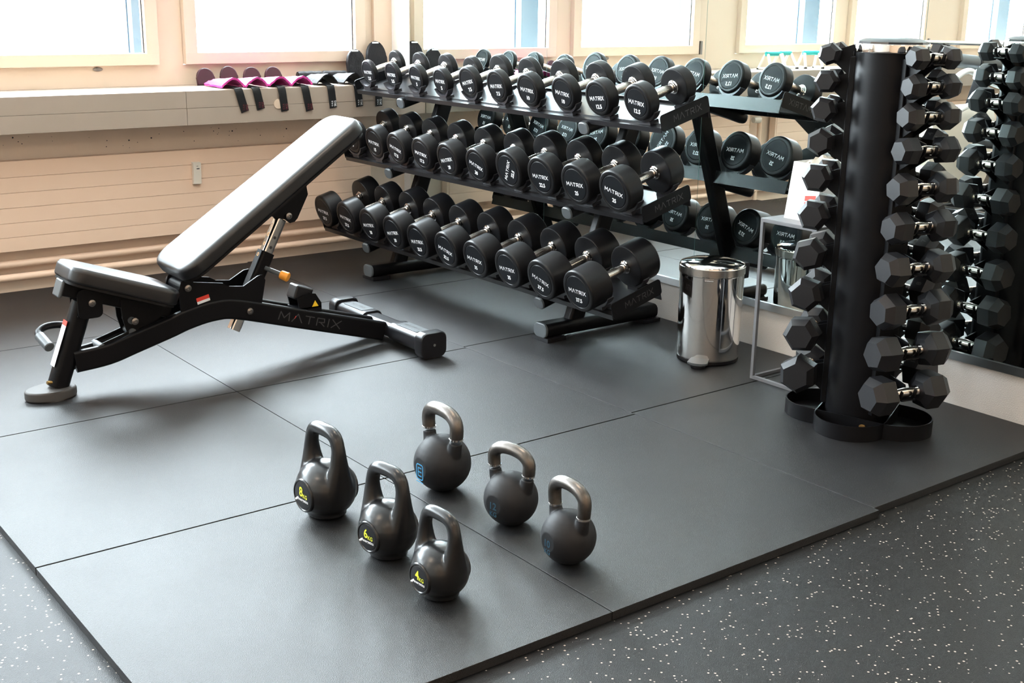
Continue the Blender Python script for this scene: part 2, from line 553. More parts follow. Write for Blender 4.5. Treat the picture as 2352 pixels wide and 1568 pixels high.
# mirror panels with a bottom rail
seams = [3.94, 2.735, 1.71, 0.685, -0.34, -1.365, -2.39, -3.4]
names = ['leftmost panel beside the window wall', 'panel behind the left half of the dumbbell rack', 'panel behind the bin and side table',
         'panel behind the dumbbell tower', 'panel past the tower', 'panel second past the tower', 'panel third past the tower']
names = ['wall mirror panel next to the window wall behind the dumbbell rack', 'wall mirror panel behind the larger dumbbells of the rack',
         'wall mirror panel behind the steel bin and side table', 'wall mirror panel behind the right side of the dumbbell tower',
         'wall mirror panel one step beyond the dumbbell tower', 'wall mirror panel two steps beyond the dumbbell tower',
         'wall mirror panel at the far end from the windows']
for k in range(len(seams) - 1):
    y1, y0 = seams[k] - 0.001, seams[k + 1] + 0.001
    t = thing('wall_mirror', names[k], 'mirror', (2.99, (y0 + y1) / 2, 0.19), 'mirror panels along the wall')
    part(t, 'glass', box(B_(), 2.985, 2.9862, y0, y1, 0.19, 2.3), 'mirror_glass', smooth=None)
    part(t, 'backing', box(B_(), 2.9863, 2.9985, y0, y1, 0.19, 2.3), 'mirror_edge', smooth=None)
    bm = box(B_(), 2.9775, 2.9992, y0, y1, 0.166, 0.1895, bev=0.0015)
    box(bm, 2.9775, 2.9845, y0, y1, 0.188, 0.196)
    part(t, 'bottom_rail', bm, 'aluminium')

# outside: blue facade piers between the windows of each pair, thin blind rails at the broad posts
for x, wl_ in ((1.718, 'in the pair next to the mirror'), (-1.04, 'in the middle pair'), (-3.70, 'in the pair farthest from the mirror')):
    bm = box(B_(), x - 0.088, x + 0.088, 4.46, 4.80, -1.0, 4.0)
    box(bm, x - 0.094, x + 0.094, 4.52, 4.54, -1.0, 4.0)
    single('facade_pier', bm, 'facade_blue', 'blue painted facade pier outside between the windows ' + wl_, 'pier', 'facade piers outside the windows')
for x, wl_ in ((0.40, 'thin blue blind rail outside the window above the long radiator'), (0.12, 'thin blue blind rail outside at the post above the upright pipe'), (-2.25, 'thin blue blind rail outside the window above the exercise machine'), (-2.45, 'thin blue blind rail outside at the post past the exercise machine')):
    single('blind_rail', box(B_(), x - 0.012, x + 0.012, 4.45, 4.48, -1.0, 4.0), 'facade_blue', wl_, 'rail', 'blind rails outside the windows')

# ceiling lamps (above and behind the camera)
for k, (x, y, w) in enumerate([(-1.6, -2.6, 'over the open floor near the wooden wall'), (1.4, -2.6, 'over the open floor near the mirror'), (-4.2, -2.4, 'over the far corner of the room'),
                               (1.3, 0.9, 'over the kettlebells'), (-1.8, 0.9, 'over the floor left of the mats'), (-4.4, 0.9, 'over the far left floor')]):
    t = thing('ceiling_lamp', 'flat square ceiling lamp ' + w, 'lamp', (x, y, ZC - 0.05), 'ceiling lamps')
    bm = B_()
    for q in ((-0.31, 0.31, 0.29, 0.31), (-0.31, 0.31, -0.31, -0.29), (-0.31, -0.29, -0.29, 0.29), (0.29, 0.31, -0.29, 0.29)):
        box(bm, x + q[0], x + q[1], y + q[2], y + q[3], ZC - 0.05, ZC - 0.0005)
    part(t, 'frame', bm, 'aluminium')
    part(t, 'diffuser', box(B_(), x - 0.289, x + 0.289, y - 0.289, y + 0.289, ZC - 0.044, ZC - 0.004), 'lamp_diffuser', smooth=None)

# ------------------------------------------------------------------ radiators and pipes
RY = 3.945
lines = [0.2005, 0.2662, 0.3325, 0.4024, 0.4719, 0.5431, 0.6175]
for a, b, lab in ((0.17, 2.715, 'long cream panel radiator under the ledge beside the bench'), (-2.6, -0.12, 'long cream panel radiator under the ledge beyond the bench')):
    t = thing('radiator', lab, 'radiator', ((a + b) / 2, RY + 0.04, 0.2), 'panel radiators')
    part(t, 'body', box(B_(), a + 0.002, b - 0.002, RY + 0.009, RY + 0.055, 0.202, 0.616), 'radiator_paint')
    for z0, z1 in zip(lines, lines[1:]):
        part(t, 'panel', box(B_(), a, b, RY, RY + 0.009, z0 + 0.0006, z1 - 0.0006, bev=0.0012), 'radiator_paint')
    for x in (a + 0.15, b - 0.15):
        part(t, 'bracket', box(B_(), x - 0.02, x + 0.02, RY + 0.054, YW - 0.0006, 0.25, 0.58), 'radiator_paint')
    part(t, 'end_profile', box(B_(), b, b + 0.016, RY + 0.002, RY + 0.056, 0.205, 0.614, bev=0.003), 'radiator_paint')
    if a > 0:
        bm = prism(B_(), [(0, 0), (0.022, 0.006), (0.024, 0.112), (0, 0.114)], -0.021, 0.021, frame((1.711, RY, 0.443), (0, -1, 0), (0, 0, 1)), bev=0.003)
        hm = part(t, 'heat_meter', bm, 'cream_plastic')
        bm = box(B_(), 1.707, 1.722, RY - 0.0247, RY - 0.0225, 0.522, 0.527)
        box(bm, 1.707, 1.716, RY - 0.0247, RY - 0.0225, 0.537, 0.539)
        part(hm, 'display', bm, 'gasket')
        # valve at the far end
        bm = cyl(B_(), (0.15, RY + 0.03, 0.575), (0.17, RY + 0.03, 0.575), 0.012)
        cyl(bm, (0.15, RY + 0.03, 0.575), (0.15, RY + 0.03, 0.52), 0.012)
        vv = part(t, 'valve', bm, 'brass')
        part(vv, 'thermostat_head', cyl(B_(), (0.075, RY - 0.005, 0.577), (0.14, RY - 0.005, 0.577), 0.026, 0.022, bev=0.004), 'cream_plastic')
for z, r, lab in ((0.134, 0.0175, 'upper cream heating pipe running along the wall under the radiator'), (0.070, 0.0175, 'lower cream heating pipe running along the wall near the floor')):
    t = thing('heating_pipe', lab, 'pipe', (0, 3.99, z - r), 'heating pipes')
    part(t, 'tube', cyl(B_(), (-5.5, 3.985, z), (2.97, 3.985, z), r, seg=18), 'radiator_paint')
    for x in (-4, -2.4, -0.9, 0.35, 1.62, 2.62):
        part(t, 'clip', box(B_(), x - 0.008, x + 0.008, 3.975, YW - 0.0006, z - 0.006, z + 0.006), 'radiator_paint')
single('riser_pipe', cyl(B_(), (0.02, 3.985, FZ), (0.02, 3.985, 0.752), 0.016, seg=16), 'radiator_paint', 'upright cream heating pipe between the two radiators', 'pipe')

# ================================================================== DUMBBELL RACK
TILT = R(15.5)
ct, st = math.cos(TILT), math.sin(TILT)
YA, YB = 1.47, 3.73
# tray reference point (surface, under the handle line of the heaviest pair) for each tier
TIERS = {'top': (2.631, 0.931), 'middle': (2.555, 0.592), 'bottom': (2.419, 0.2325)}


def tier_m(tier, y=0.0):
    x, z = TIERS[tier]
    return frame((x, y, z), (ct, 0, st), (0, 1, 0))   # local x up the slope, local y along the rack, local z off the tray


rack = thing('dumbbell_rack', 'long black three-tier steel rack holding round dumbbells in front of the mirror', 'rack', (2.6, 2.6, 0))
for tier in TIERS:
    T = tier_m(tier)
    bm = box(B_(), -0.085, 0.145, YA + 0.004, YB - 0.004, -0.006, 0.0, T)
    box(bm, -0.112, -0.085, YA + 0.004, YB - 0.004, -0.006, -0.002, T)
    box(bm, -0.1135, -0.110, YA + 0.004, YB - 0.004, -0.022, -0.002, T)
    box(bm, 0.142, 0.1455, YA + 0.004, YB - 0.004, -0.045, 0.010, T)
    box(bm, -0.085, -0.070, YA + 0.004, YB - 0.004, 0.0, 0.004, T)
    tray = part(rack, 'tray', bm, 'powder_grey')
    for y, s in ((YA, -1), (YB, 1)):
        F = frame(T @ V((0.017, y, 0.014)), (ct, 0, st), (-st, 0, ct))    # local z = -Y
        pl = part(rack, 'end_plate', prism(B_(), rrect(0.262, 0.066, 0.014), -0.002, 0.002, F, bev=0.0008), 'powder_black')
        if s < 0:
            part(pl, 'lettering', logo(B_(), 0.024, F @ M.Translation((0.012, 0.0, 0.0025)), width=0.15, t=0.13), 'logo_grey', smooth=None)
    bm = B_()
    for k in range(11):
        y = YA + 0.06 + k * 0.214
        c = T @ V((-0.1, y, -0.006)); cyl(bm, c, c - V((0, 0, 0.012)), 0.005, seg=8)
    part(tray, 'bolts', bm, 'powder_black')
for y in (1.91, 3.29):
    bm = sweep(B_(), [(2.485, y, 0.055), (2.80, y, 0.935)], rrect(0.052, 0.080, 0.014))
    part(rack, 'post', bm, 'powder_black')
    for tier, xb_ in (('top', 0.150), ('middle', 0.118), ('bottom', 0.150)):
        T = tier_m(tier)
        zc = -0.036
        p0 = T @ V((-0.128, y, zc)); p1 = T @ V((xb_, y, zc))
        a = part(rack, 'arm', sweep(B_(), [p0, p1], rrect(0.062, 0.052, 0.022)), 'powder_black')
        d = (p0 - p1).normalized()
        part(a, 'arm_cap', sweep(B_(), [p0, p0 + d * 0.006, p0 + d * 0.009], rrect(0.061, 0.051, 0.022), scale=[1, 0.98, 0.85]), 'plastic_grey')
    ft = part(rack, 'foot', sweep(B_(), [(2.318, y, 0.046), (2.94, y, 0.046)], rrect(0.086, 0.060, 0.024)), 'powder_black')
    part(ft, 'foot_cap', sweep(B_(), [(2.318, y, 0.046), (2.310, y, 0.046), (2.307, y, 0.046)], rrect(0.085, 0.059, 0.024), scale=[1, 0.98, 0.85]), 'plastic_grey')
    for x in (2.36, 2.90):
        part(ft, 'foot_pad', box(B_(), x - 0.05, x + 0.05, y - 0.052, y + 0.052, 0.0003, 0.0175, bev=0.002), 'plastic_black')

# dumbbells: weight, radius, head thickness, front face x, text tilt
SPEC = {2.5: (0.0625, 0.026), 5: (0.0625, 0.036), 7.5: (0.0725, 0.036), 10: (0.0725, 0.046), 12.5: (0.0725, 0.056),
        15: (0.080, 0.062), 17.5: (0.080, 0.068), 20: (0.080, 0.074), 22.5: (0.0865, 0.070), 25: (0.0865, 0.078),
        27.5: (0.086, 0.086), 30: (0.086, 0.092), 32.5: (0.086, 0.098), 35: (0.086, 0.104), 37.5: (0.086, 0.110)}
GRIP = 0.145
ROWS = {
    'top': ([2.5, 2.5, 5, 5, 7.5, 7.5, 10, 10, 12.5, 12.5], [2.534, 2.532, 2.526, 2.514, 2.509, 2.500, 2.492, 2.496, 2.483, 2.481], [0, 1, 6, 2, -12, -4, 6, 8, -5, 8]),
    'middle': ([15, 15, 17.5, 17.5, 20, 20, 22.5, 22.5, 25, 25], [2.428, 2.424, 2.408, 2.404, 2.394, 2.394, 2.394, 2.390, 2.381, 2.382], [5, 8, 16, 9, -12, 20, -62, 1, 0, 13]),
    'bottom': ([27.5, 27.5, 30, 30, 32.5, 32.5, 35, 35, 37.5, 37.5], [2.254, 2.253, 2.250, 2.244, 2.232, 2.230, 2.224, 2.2245, 2.217, 2.214], [5, 7, -7, -10, -6, 14, 7, 0, 18, 2]),
}
NAMES = {w: ('%g' % w) for w in SPEC}
saddle_cache = {}


def dumbbell_proto(w):
    rad, th = SPEC[w]
    Ln = GRIP + 2 * th
    t = thing('dumbbell', 'x', 'dumbbell')
    hr = 0.0155
    bm = B_()
    F = frame((-GRIP / 2, 0, 0), (0, 1, 0), (0, 0, 1))          # local z = +X
    lathe(bm, [(0, 0), (hr, 0), (hr, 0.02), (hr + 0.0025, GRIP * 0.35), (hr + 0.0025, GRIP * 0.65), (hr, GRIP - 0.02), (hr, GRIP), (0, GRIP)], 20, F)
    part(t, 'handle', bm, 'steel')
    for s in (-1, 1):
        # collar
        F = frame((s * GRIP / 2, 0, 0), (0, 1, 0), (0, 0, -s))   # local z = -s X  (towards the middle)
        if s < 0: F = frame((s * GRIP / 2, 0, 0), (0, 1, 0), (0, 0, 1))
        part(t, 'collar', lathe(B_(), [(0.0, -0.001), (0.027, -0.001), (0.027, 0.003), (0.0225, 0.006), (0.0225, 0.011), (0.020, 0.013), (0.020, 0.017), (0.016, 0.018), (0, 0.018)], 24, F), 'chrome')
        # head
        H = frame((s * (GRIP / 2 + th), 0, 0), (0, -1, 0), (0, 0, 1)) if s < 0 else frame((s * (GRIP / 2 + th), 0, 0), (0, 1, 0), (0, 0, 1))   # local z outwards
        bv = min(0.009, th * 0.28)
        prof = [(0, -th), (rad - 0.007, -th), (rad - 0.002, -th + 0.002), (rad, -th + 0.006), (rad, -bv)]
        for k in range(1, 5):
            a = PI / 2 * k / 4
            prof.append((rad - bv + bv * math.cos(a), -bv + bv * math.sin(a)))
        prof += [(rad * 0.80, 0.0), (rad * 0.785, -0.0018), (rad * 0.765, -0.0018), (rad * 0.75, -0.0004), (0, -0.0004)]
        hd = part(t, 'head', lathe(B_(), prof, 44, H), 'urethane')
        part(hd, 'face_disc', lathe(B_(), [(0, -0.0003), (rad * 0.74, -0.0003), (rad * 0.735, 0.0002), (0, 0.0002)], 40, H), 'urethane_cap')
        bm = logo(B_(), 0.0155, H @ M.Translation((0, 0.001, 0.0009)), width=1.12 * rad, t=0.20)
        text(bm, NAMES[w], 0.0175, H @ M.Translation((0.003, -0.20 * rad - 0.018, 0.0009)), bold=0.035, wide=0.95)
        part(hd, 'lettering', bm, 'print_white', smooth=None)
    return t


def saddle_mesh(rad):
    k = round(rad, 4)
    if k not in saddle_cache:
        bm = B_()
        ri, ro, n = rad + 0.0012, rad + 0.013, 14
        rings = []
        for i in range(n + 1):
            a = R(-90 - 56 + 112 * i / n)
            taper = 0.35 + 0.65 * math.sin(PI * i / n)
            ring = []
            for r_, x in ((ri, -0.016), (ri + (ro - ri) * taper, -0.016), (ri + (ro - ri) * taper, 0.016), (ri, 0.016)):
                ring.append(bm.verts.new((x, r_ * math.cos(a), r_ * math.sin(a))))
            rings.append(ring)
        for A, Bq in zip(rings, rings[1:]):
            for q in range(4): bm.faces.new([A[q], A[(q + 1) % 4], Bq[(q + 1) % 4], Bq[q]])
        bm.faces.new(rings[0][::-1]); bm.faces.new(rings[-1])
        box(bm, -0.016, 0.030, -0.030, 0.030, -rad - 0.022, -rad - 0.009)
        saddle_cache[k] = mesh_of(bm, 'saddle', 'saddle_plastic')
    return saddle_cache[k]


ordinal = ['first', 'second', 'third', 'fourth', 'fifth', 'sixth', 'seventh', 'eighth', 'ninth', 'tenth']
protos = {}
for tier, (ws, xf, spin) in ROWS.items():
    T0 = tier_m(tier)
    ox, oz = TIERS[tier]
    for i, w in enumerate(ws):
        rad, th = SPEC[w]
        Ln = GRIP + 2 * th
        y = 3.63 - 0.2289 * i
        h = rad + 0.022
        # slope coordinate of the front face: x = ox + s*ct - h*st
        sf = (xf[i] - ox + h * st) / ct
        c = T0 @ V((sf + Ln / 2, y, h))
        if w not in protos:
            d = protos[w] = dumbbell_proto(w)
        else:
            d = copy_tree(protos[w])
        d.matrix_world = M.Translation(c) @ M.Rotation(-TILT, 4, 'Y') @ M.Rotation(R(spin[i]), 4, 'X')
        wi = ws.index(w)
        if i == wi:
            nb = ('beside the %s pair' % NAMES[ws[i - 1]]) if i else 'at the window end'
        else:
            nb = ('beside the %s pair' % NAMES[ws[i + 1]]) if i < 9 else 'at the bin end'
        tag(d, 'round black dumbbell marked %s, %s from the window end of the %s rack tier' % (NAMES[w], ordinal[i], tier), 'dumbbell', 'round dumbbells on the rack')
        for s in (-0.088, 0.104):
            so = bpy.data.objects.new('saddle', saddle_mesh(rad)); COL.objects.link(so); so.parent = rack
            mm = tier_m(tier, 0) @ M.Translation((s, y, h)) 
            # local frame of tier: x slope, y along rack, z normal
            so.matrix_local = M.Translation(-V(rack.location)) @ mm

# ================================================================== DUMBBELL TOWER
TX, TY = 2.565, 0.513
tower = thing('dumbbell_tower', 'upright black round column stand holding hexagonal dumbbells in front of the mirror', 'dumbbell stand', (TX, TY, 0))
# base: two crossing oval rings of flat bar with a floor plate
for ang, hl in ((285, 0.250), (205, 0.222)):
    w = 0.118
    A = frame((TX, TY, 0), (math.cos(R(ang)), math.sin(R(ang)), 0), (-math.sin(R(ang)), math.cos(R(ang)), 0))
    def stad(wd, ln):
        return [((ln - wd) + wd * math.cos(R(a)), wd * math.sin(R(a))) for a in range(-90, 91, 10)] + [(-(ln - wd) + wd * math.cos(R(a)), wd * math.sin(R(a))) for a in range(90, 271, 10)]
    o_, i_ = stad(w, hl), stad(w - 0.004, hl - 0.004)
    bm = B_(); n = len(o_)
    vo = [[bm.verts.new(A @ V((p[0], p[1], z))) for p in o_] for z in (0.0004, 0.052)]
    vi = [[bm.verts.new(A @ V((p[0], p[1], z))) for p in i_] for z in (0.0004, 0.052)]
    for k in range(n):
        j = (k + 1) % n
        bm.faces.new([vo[0][k], vo[0][j], vo[1][j], vo[1][k]]); bm.faces.new([vi[0][j], vi[0][k], vi[1][k], vi[1][j]])
        bm.faces.new([vo[1][k], vo[1][j], vi[1][j], vi[1][k]]); bm.faces.new([vo[0][j], vo[0][k], vi[0][k], vi[0][j]])
    ring = part(tower, 'base_ring', bm, 'powder_black')
    part(ring, 'base_plate', prism(B_(), i_, 0.001 + (0.004 if ang > 250 else 0), 0.005 + (0.004 if ang > 250 else 0), A), 'powder_black')
    if ang < 250:
        b0 = A @ V((hl - 0.09, 0.045, 0.02))
        part(ring, 'bolt', cyl(B_(), b0, b0 + V((-0.004, -0.002, 0.012)), 0.010, seg=12), 'brass')
part(tower, 'column', cyl(B_(), (TX, TY, 0.004), (TX, TY, 1.222), 0.107, seg=48), 'powder_black')
part(tower, 'chrome_ring', lathe(B_(), [(0.100, 0), (0.112, 0), (0.1135, 0.003), (0.1135, 0.024), (0.112, 0.027), (0.09, 0.027)], 48, M.Translation((TX, TY, 1.215))), 'chrome')
part(tower, 'top_cap', lathe(B_(), [(0.111, 0), (0.108, 0.006), (0.085, 0.015), (0.04, 0.019), (0, 0.020)], 12, M.Translation((TX, TY, 1.242))), 'plastic_black', smooth=25)

ZL = [1.207, 1.123, 1.035, 0.934, 0.820, 0.700, 0.572, 0.439, 0.304, 0.167]
TH = 256.1
SIDES = [(TH, 'on the tower side away from the window', 0.190, 0.213), (115, 'on the tower side towards the bin', 0.176, 0.184), (5, 'on the tower side facing the mirror', 0.182, 0.200)]


def hexhead(bm, apothem, length, mtx):
    """Hexagonal head along local z from 0 (inner) to length (outer) with chamfered end faces."""
    rc = apothem / math.cos(PI / 6)
    pr = [(0, 0.0), (rc * 0.55, 0.0), (rc * 0.97, length * 0.16), (rc, length * 0.22), (rc, length * 0.70), (rc * 0.70, length), (0, length)]
    return lathe(bm, pr, 6, mtx)


def hex_proto(k):
    f = k / 9
    ap = 0.031 + 0.0245 * f           # half of flat-to-flat
    hl = 0.054 + 0.040 * f            # head length
    cc = 0.123 + 0.079 * f            # head centre to head centre
    t = thing('hex_dumbbell', 'x', 'dumbbell')
    g = cc - hl
    bm = B_(); F = frame((-g / 2 - 0.004, 0, 0), (0, 1, 0), (0, 0, 1)); e = g + 0.008
    lathe(bm, [(0, 0), (0.0135, 0), (0.012, e * 0.12), (0.0135, e * 0.3), (0.0155, e * 0.5), (0.0135, e * 0.7), (0.012, e * 0.88), (0.0135, e), (0, e)], 18, F)
    part(t, 'handle', bm, 'steel')
    for s in (-1, 1):
        F = frame((s * g / 2, 0, 0), (0, s, 0), (0, 0, 1))
        hd = part(t, 'head', hexhead(B_(), ap, hl, F), 'hex_rubber', smooth=20)
        part(t, 'collar', cyl(B_(), (s * (g / 2 - 0.006), 0, 0), (s * (g / 2 + 0.004), 0, 0), 0.0165, seg=18), 'chrome')
        # number panel on one flat
        a = R(30)
        u = V((0, math.cos(a), math.sin(a)))
        if k >= 3:
            P = frame(V((s * (g / 2 + hl * 0.46), 0, 0)) + u * (ap + 0.0004), (0, -math.sin(a), math.cos(a)), (1, 0, 0))
            if (P.to_3x3() @ V((0, 0, 1))).dot(u) < 0: P = P @ M.Rotation(PI, 4, 'X')
            part(hd, 'number', text(B_(), str(k + 1), 0.018, P, bold=0.03), 'logo_grey', smooth=None)
    return t


hexp = [hex_proto(k) for k in range(10)]
first = [True] * 10
rolls = [[12, 40, 25, 52, 20, 35, 8, 28, 48, 2], [20, 2, 50, 30, 58, 55, 18, 46, 6, 33], [5, 22, 47, 12, 33, 51, 28, 9, 40, 18]]
for si, (ang, lab, ra, rb_) in enumerate(SIDES):
    n = V((math.cos(R(ang)), math.sin(R(ang)), 0)); tg = V((-n.y, n.x, 0))
    C0 = V((TX, TY, 0))
    # spine plate and cradles
    S = frame(C0, n, tg)
    sp = part(tower, 'spine_plate', box(B_(), 0.098, 0.118, -0.040, 0.040, 0.06, 1.20, S, bev=0.004), 'powder_black')
    for k, z in enumerate(ZL):
        f = k / 9
        r = ra + (rb_ - ra) * f
        bm = B_()
        hw = 0.021 + 0.006 * f
        for sd in (-hw, hw):
            prof = [(0.112, z - 0.075), (r - 0.01, z - 0.030), (r + 0.012, z - 0.024), (r + 0.026, z - 0.008), (r + 0.030, z + 0.012), (r + 0.021, z + 0.014),
                    (r + 0.0165, z - 0.004), (r + 0.008, z - 0.0155), (r - 0.008, z - 0.0155), (r - 0.018, z - 0.004), (r - 0.024, z + 0.016), (0.112, z + 0.030)]
            F = frame(C0 + tg * (sd - 0.0025), n, (0, 0, 1))      # local z = n x up
            prism(bm, prof, 0, 0.005, F)
        box(bm, r - 0.022, r + 0.024, -hw, hw, z - 0.0215, z - 0.0175, S)
        part(tower, 'cradle', bm, 'powder_black')
        c = C0 + n * r + V((0, 0, z))
        if first[k]: d = hexp[k]; first[k] = False
        else: d = copy_tree(hexp[k])
        X = tg; Z = V((0, 0, 1)); Yv = Z.cross(X)
        mm = M.Identity(4)
        for q in range(3): mm[q][0], mm[q][1], mm[q][2] = X[q], Yv[q], Z[q]
        mm.translation = c
        d.matrix_world = mm @ M.Rotation(R(rolls[si][k]), 4, 'X')
        pos = {0: 'topmost', 9: 'lowest', 8: 'second lowest'}.get(k, ordinal[k] + ' from the top')
        tag(d, 'black rubber hexagonal dumbbell %s %s' % (pos, lab), 'dumbbell', 'hexagonal dumbbells on the tower')

# ================================================================== KETTLEBELLS
def kettle_body(kind, H, W, rot, c, label, num, faced):
    t = thing('kettlebell', label, 'kettlebell', (0, 0, 0), 'kettlebells on the mats')
    bm = B_()
    if kind == 'vinyl':
        ry, rx = W * 0.5, W * 0.46
        bh = H * 0.60
        prof = []
        for k in range(0, 15):
            a = -PI / 2 + PI * k / 14
            r = math.cos(a) ** 0.92 if math.cos(a) > 0 else 0
            prof.append((max(r, 0) if k not in (0,) else 0, 0.5 + 0.5 * math.sin(a)))
        prof[0] = (0, 0.0); prof[1] = (0.50, 0.0); prof[2] = (0.66, 0.045)
        prof = [(p_[0], p_[1] * bh) for p_ in prof]
        lathe(bm, prof, 32, M.Diagonal((rx, ry, 1, 1)))
        r0 = H * 0.071
        yt = W * 0.335
        path = spline([(0, -yt * 1.0, bh * 0.55), (0, -yt * 1.10, bh * 0.95), (0, -yt * 1.08, H * 0.78), (0, -yt * 0.78, H - r0 * 1.35), (0, 0, H - r0),
                       (0, yt * 0.78, H - r0 * 1.35), (0, yt * 1.08, H * 0.78), (0, yt * 1.10, bh * 0.95), (0, yt * 1.0, bh * 0.55)], 6)
        sc = []
        for p_ in path:
            k = max(0.0, min(1.0, (H * 0.80 - p_.z) / (H * 0.80 - bh * 0.60)))
            sc.append((1 + 1.55 * k ** 1.5, 1 + 0.6 * k ** 1.5))
        sweep(bm, path, circ(r0, 16), ref=(1, 0, 0), scale=sc)
        bm = remeshed(bm, 0.0032, 11, 'kettle_vinyl', 'body')
        fx = rx * 0.875
        for v in bm.verts:
            if abs(v.co.x) > fx and v.co.z < bh: v.co.x = math.copysign(fx + (abs(v.co.x) - fx) * 0.12, v.co.x)
        body = part(t, 'body', bm, 'kettle_vinyl', smooth=180)
        for s in (-1, 1):
            zc = bh * 0.46
            F = frame((s * (fx - 0.0060), 0, zc), (0, s, 0), (0, 0, 1))
            rd = W * 0.262
            part(t, 'rim', lathe(B_(), [(rd, -0.012), (rd, 0.0075), (rd - 0.002, 0.0100), (rd - 0.005, 0.0105), (rd - 0.007, 0.0085), (rd - 0.007, -0.012)], 40, F), 'kettle_vinyl')
            dsc = part(t, 'label_disc', lathe(B_(), [(0, -0.012), (rd - 0.0072, -0.012), (rd - 0.0072, 0.0085), (rd - 0.010, 0.0098), (0, 0.0102)], 40, F), 'plastic_black')
            if s < 0:
                G = F @ M.Translation((0, 0, 0.0109))
                k = W / 0.165
                b2 = text(B_(), str(num), 0.026 * k, G @ M.Translation((-0.005 * k, 0.010 * k, 0)), bold=0.02, wide=0.9)
                text(b2, 'KG', 0.011 * k, G @ M.Translation((0.013 * k, 0.001 * k, 0)), bold=0.02)
                part(dsc, 'weight_number', b2, 'print_yellow', smooth=None)
                b2 = text(B_(), 'energetics', 0.010 * k, G @ M.Translation((0.004 * k, -0.012 * k, 0)), bold=0.02)
                for a_, b_ in (((-0.032, -0.018), (-0.022, -0.010)), ((-0.026, -0.016), (-0.018, -0.007))):
                    a_, b_ = V((*a_, 0)) * k, V((*b_, 0)) * k; nn = V((0.0015, -0.0015, 0)) * k
                    b2.faces.new([b2.verts.new(G @ q) for q in (a_ - nn, a_ + nn, b_ + nn, b_ - nn)])
                part(dsc, 'maker_word', b2, 'print_white', smooth=None)
    else:
        rb = W / 2
        zc = rb * 0.955
        prof = [(0, zc - rb * 0.955)]
        for k in range(0, 17):
            a = -PI / 2 * 0.81 + (PI / 2 * 1.81) * k / 16
            prof.append((rb * math.cos(a) if k < 16 else 0, zc + rb * math.sin(a)))
        lathe(bm, prof, 36)
        r0 = H * 0.073
        yt = W * 0.385
        top = H - r0
        path = spline([(0, -yt * 0.80, zc + rb * 0.30), (0, -yt * 1.02, zc + rb * 0.86), (0, -yt * 1.10, H * 0.80), (0, -yt * 0.80, top - 0.008), (0, -yt * 0.3, top),
                       (0, yt * 0.3, top), (0, yt * 0.80, top - 0.008), (0, yt * 1.10, H * 0.80), (0, yt * 1.02, zc + rb * 0.86), (0, yt * 0.80, zc + rb * 0.30)], 6)
        cut = zc + rb * 1.02
        lo = [p_ for p_ in path if p_.z <= cut and p_.y < 0]
        hi = [p_ for p_ in path if p_.z <= cut and p_.y > 0]
        for leg in (lo, hi):
            sweep(bm, leg, circ(r0 * 1.02, 18), ref=(1, 0, 0), scale=[1 + 0.5 * max(0, (zc + rb * 0.86 - p_.z) / rb) for p_ in leg])
        bm = remeshed(bm, 0.003, 5, 'kettle_iron', 'body')
        # flat faces for the emblem
        for v in bm.verts:
            if abs(v.co.x) > rb * 0.93: v.co.x = math.copysign(rb * 0.93, v.co.x)
        body = part(t, 'body', bm, 'kettle_iron', smooth=180)
        mid = [p_ for p_ in path if p_.z > cut - 0.004]
        part(t, 'handle', sweep(B_(), mid, circ(r0 * 1.04, 20), ref=(1, 0, 0)), 'kettle_steel', smooth=60)
        for leg in (mid[0], mid[-1]):
            part(t, 'collar', cyl(B_(), leg - V((0, 0, 0.002)), leg + V((0, 0, 0.003)), r0 * 1.08, seg=20), 'chrome')
        F = frame((-rb * 0.93 - 0.0006, 0, zc - 0.012), (0, -1, 0), (0, 0, 1))
        k = W / 0.16
        if num == 'E':
            b2 = B_()
            o_, i_ = rrect(0.034 * k, 0.046 * k, 0.009 * k), rrect(0.028 * k, 0.040 * k, 0.006 * k)
            vo = [b2.verts.new(F @ V((q[0], q[1], 0))) for q in o_]; vi = [b2.verts.new(F @ V((q[0], q[1], 0))) for q in i_]
            for q in range(len(vo)):
                j = (q + 1) % len(vo); b2.faces.new([vo[q], vo[j], vi[j], vi[q]])
            for x0, x1, y0, y1 in ((-0.009, -0.006, -0.013, 0.013), (-0.009, 0.009, 0.010, 0.013), (-0.009, 0.009, -0.0015, 0.0015), (-0.009, 0.009, -0.013, -0.010), (-0.017, 0.017, -0.030, -0.0275)):
                b2.faces.new([b2.verts.new(F @ V((x * k, y * k, 0))) for x, y in ((x0, y0), (x1, y0), (x1, y1), (x0, y1))])
            part(t, 'emblem', b2, 'print_blue', smooth=None)
        else:
            b2 = text(B_(), str(num), 0.022 * k, F @ M.Translation((0, 0.010 * k, 0)), bold=0.02)
            text(b2, 'KG', 0.015 * k, F @ M.Translation((0, -0.014 * k, 0)), bold=0.02)
            part(t, 'weight_number', b2, 'print_blue_dim', smooth=None)
    t.matrix_world = M.Translation((c[0], c[1], 0.0003)) @ M.Rotation(R(rot), 4, 'Z')
    return t


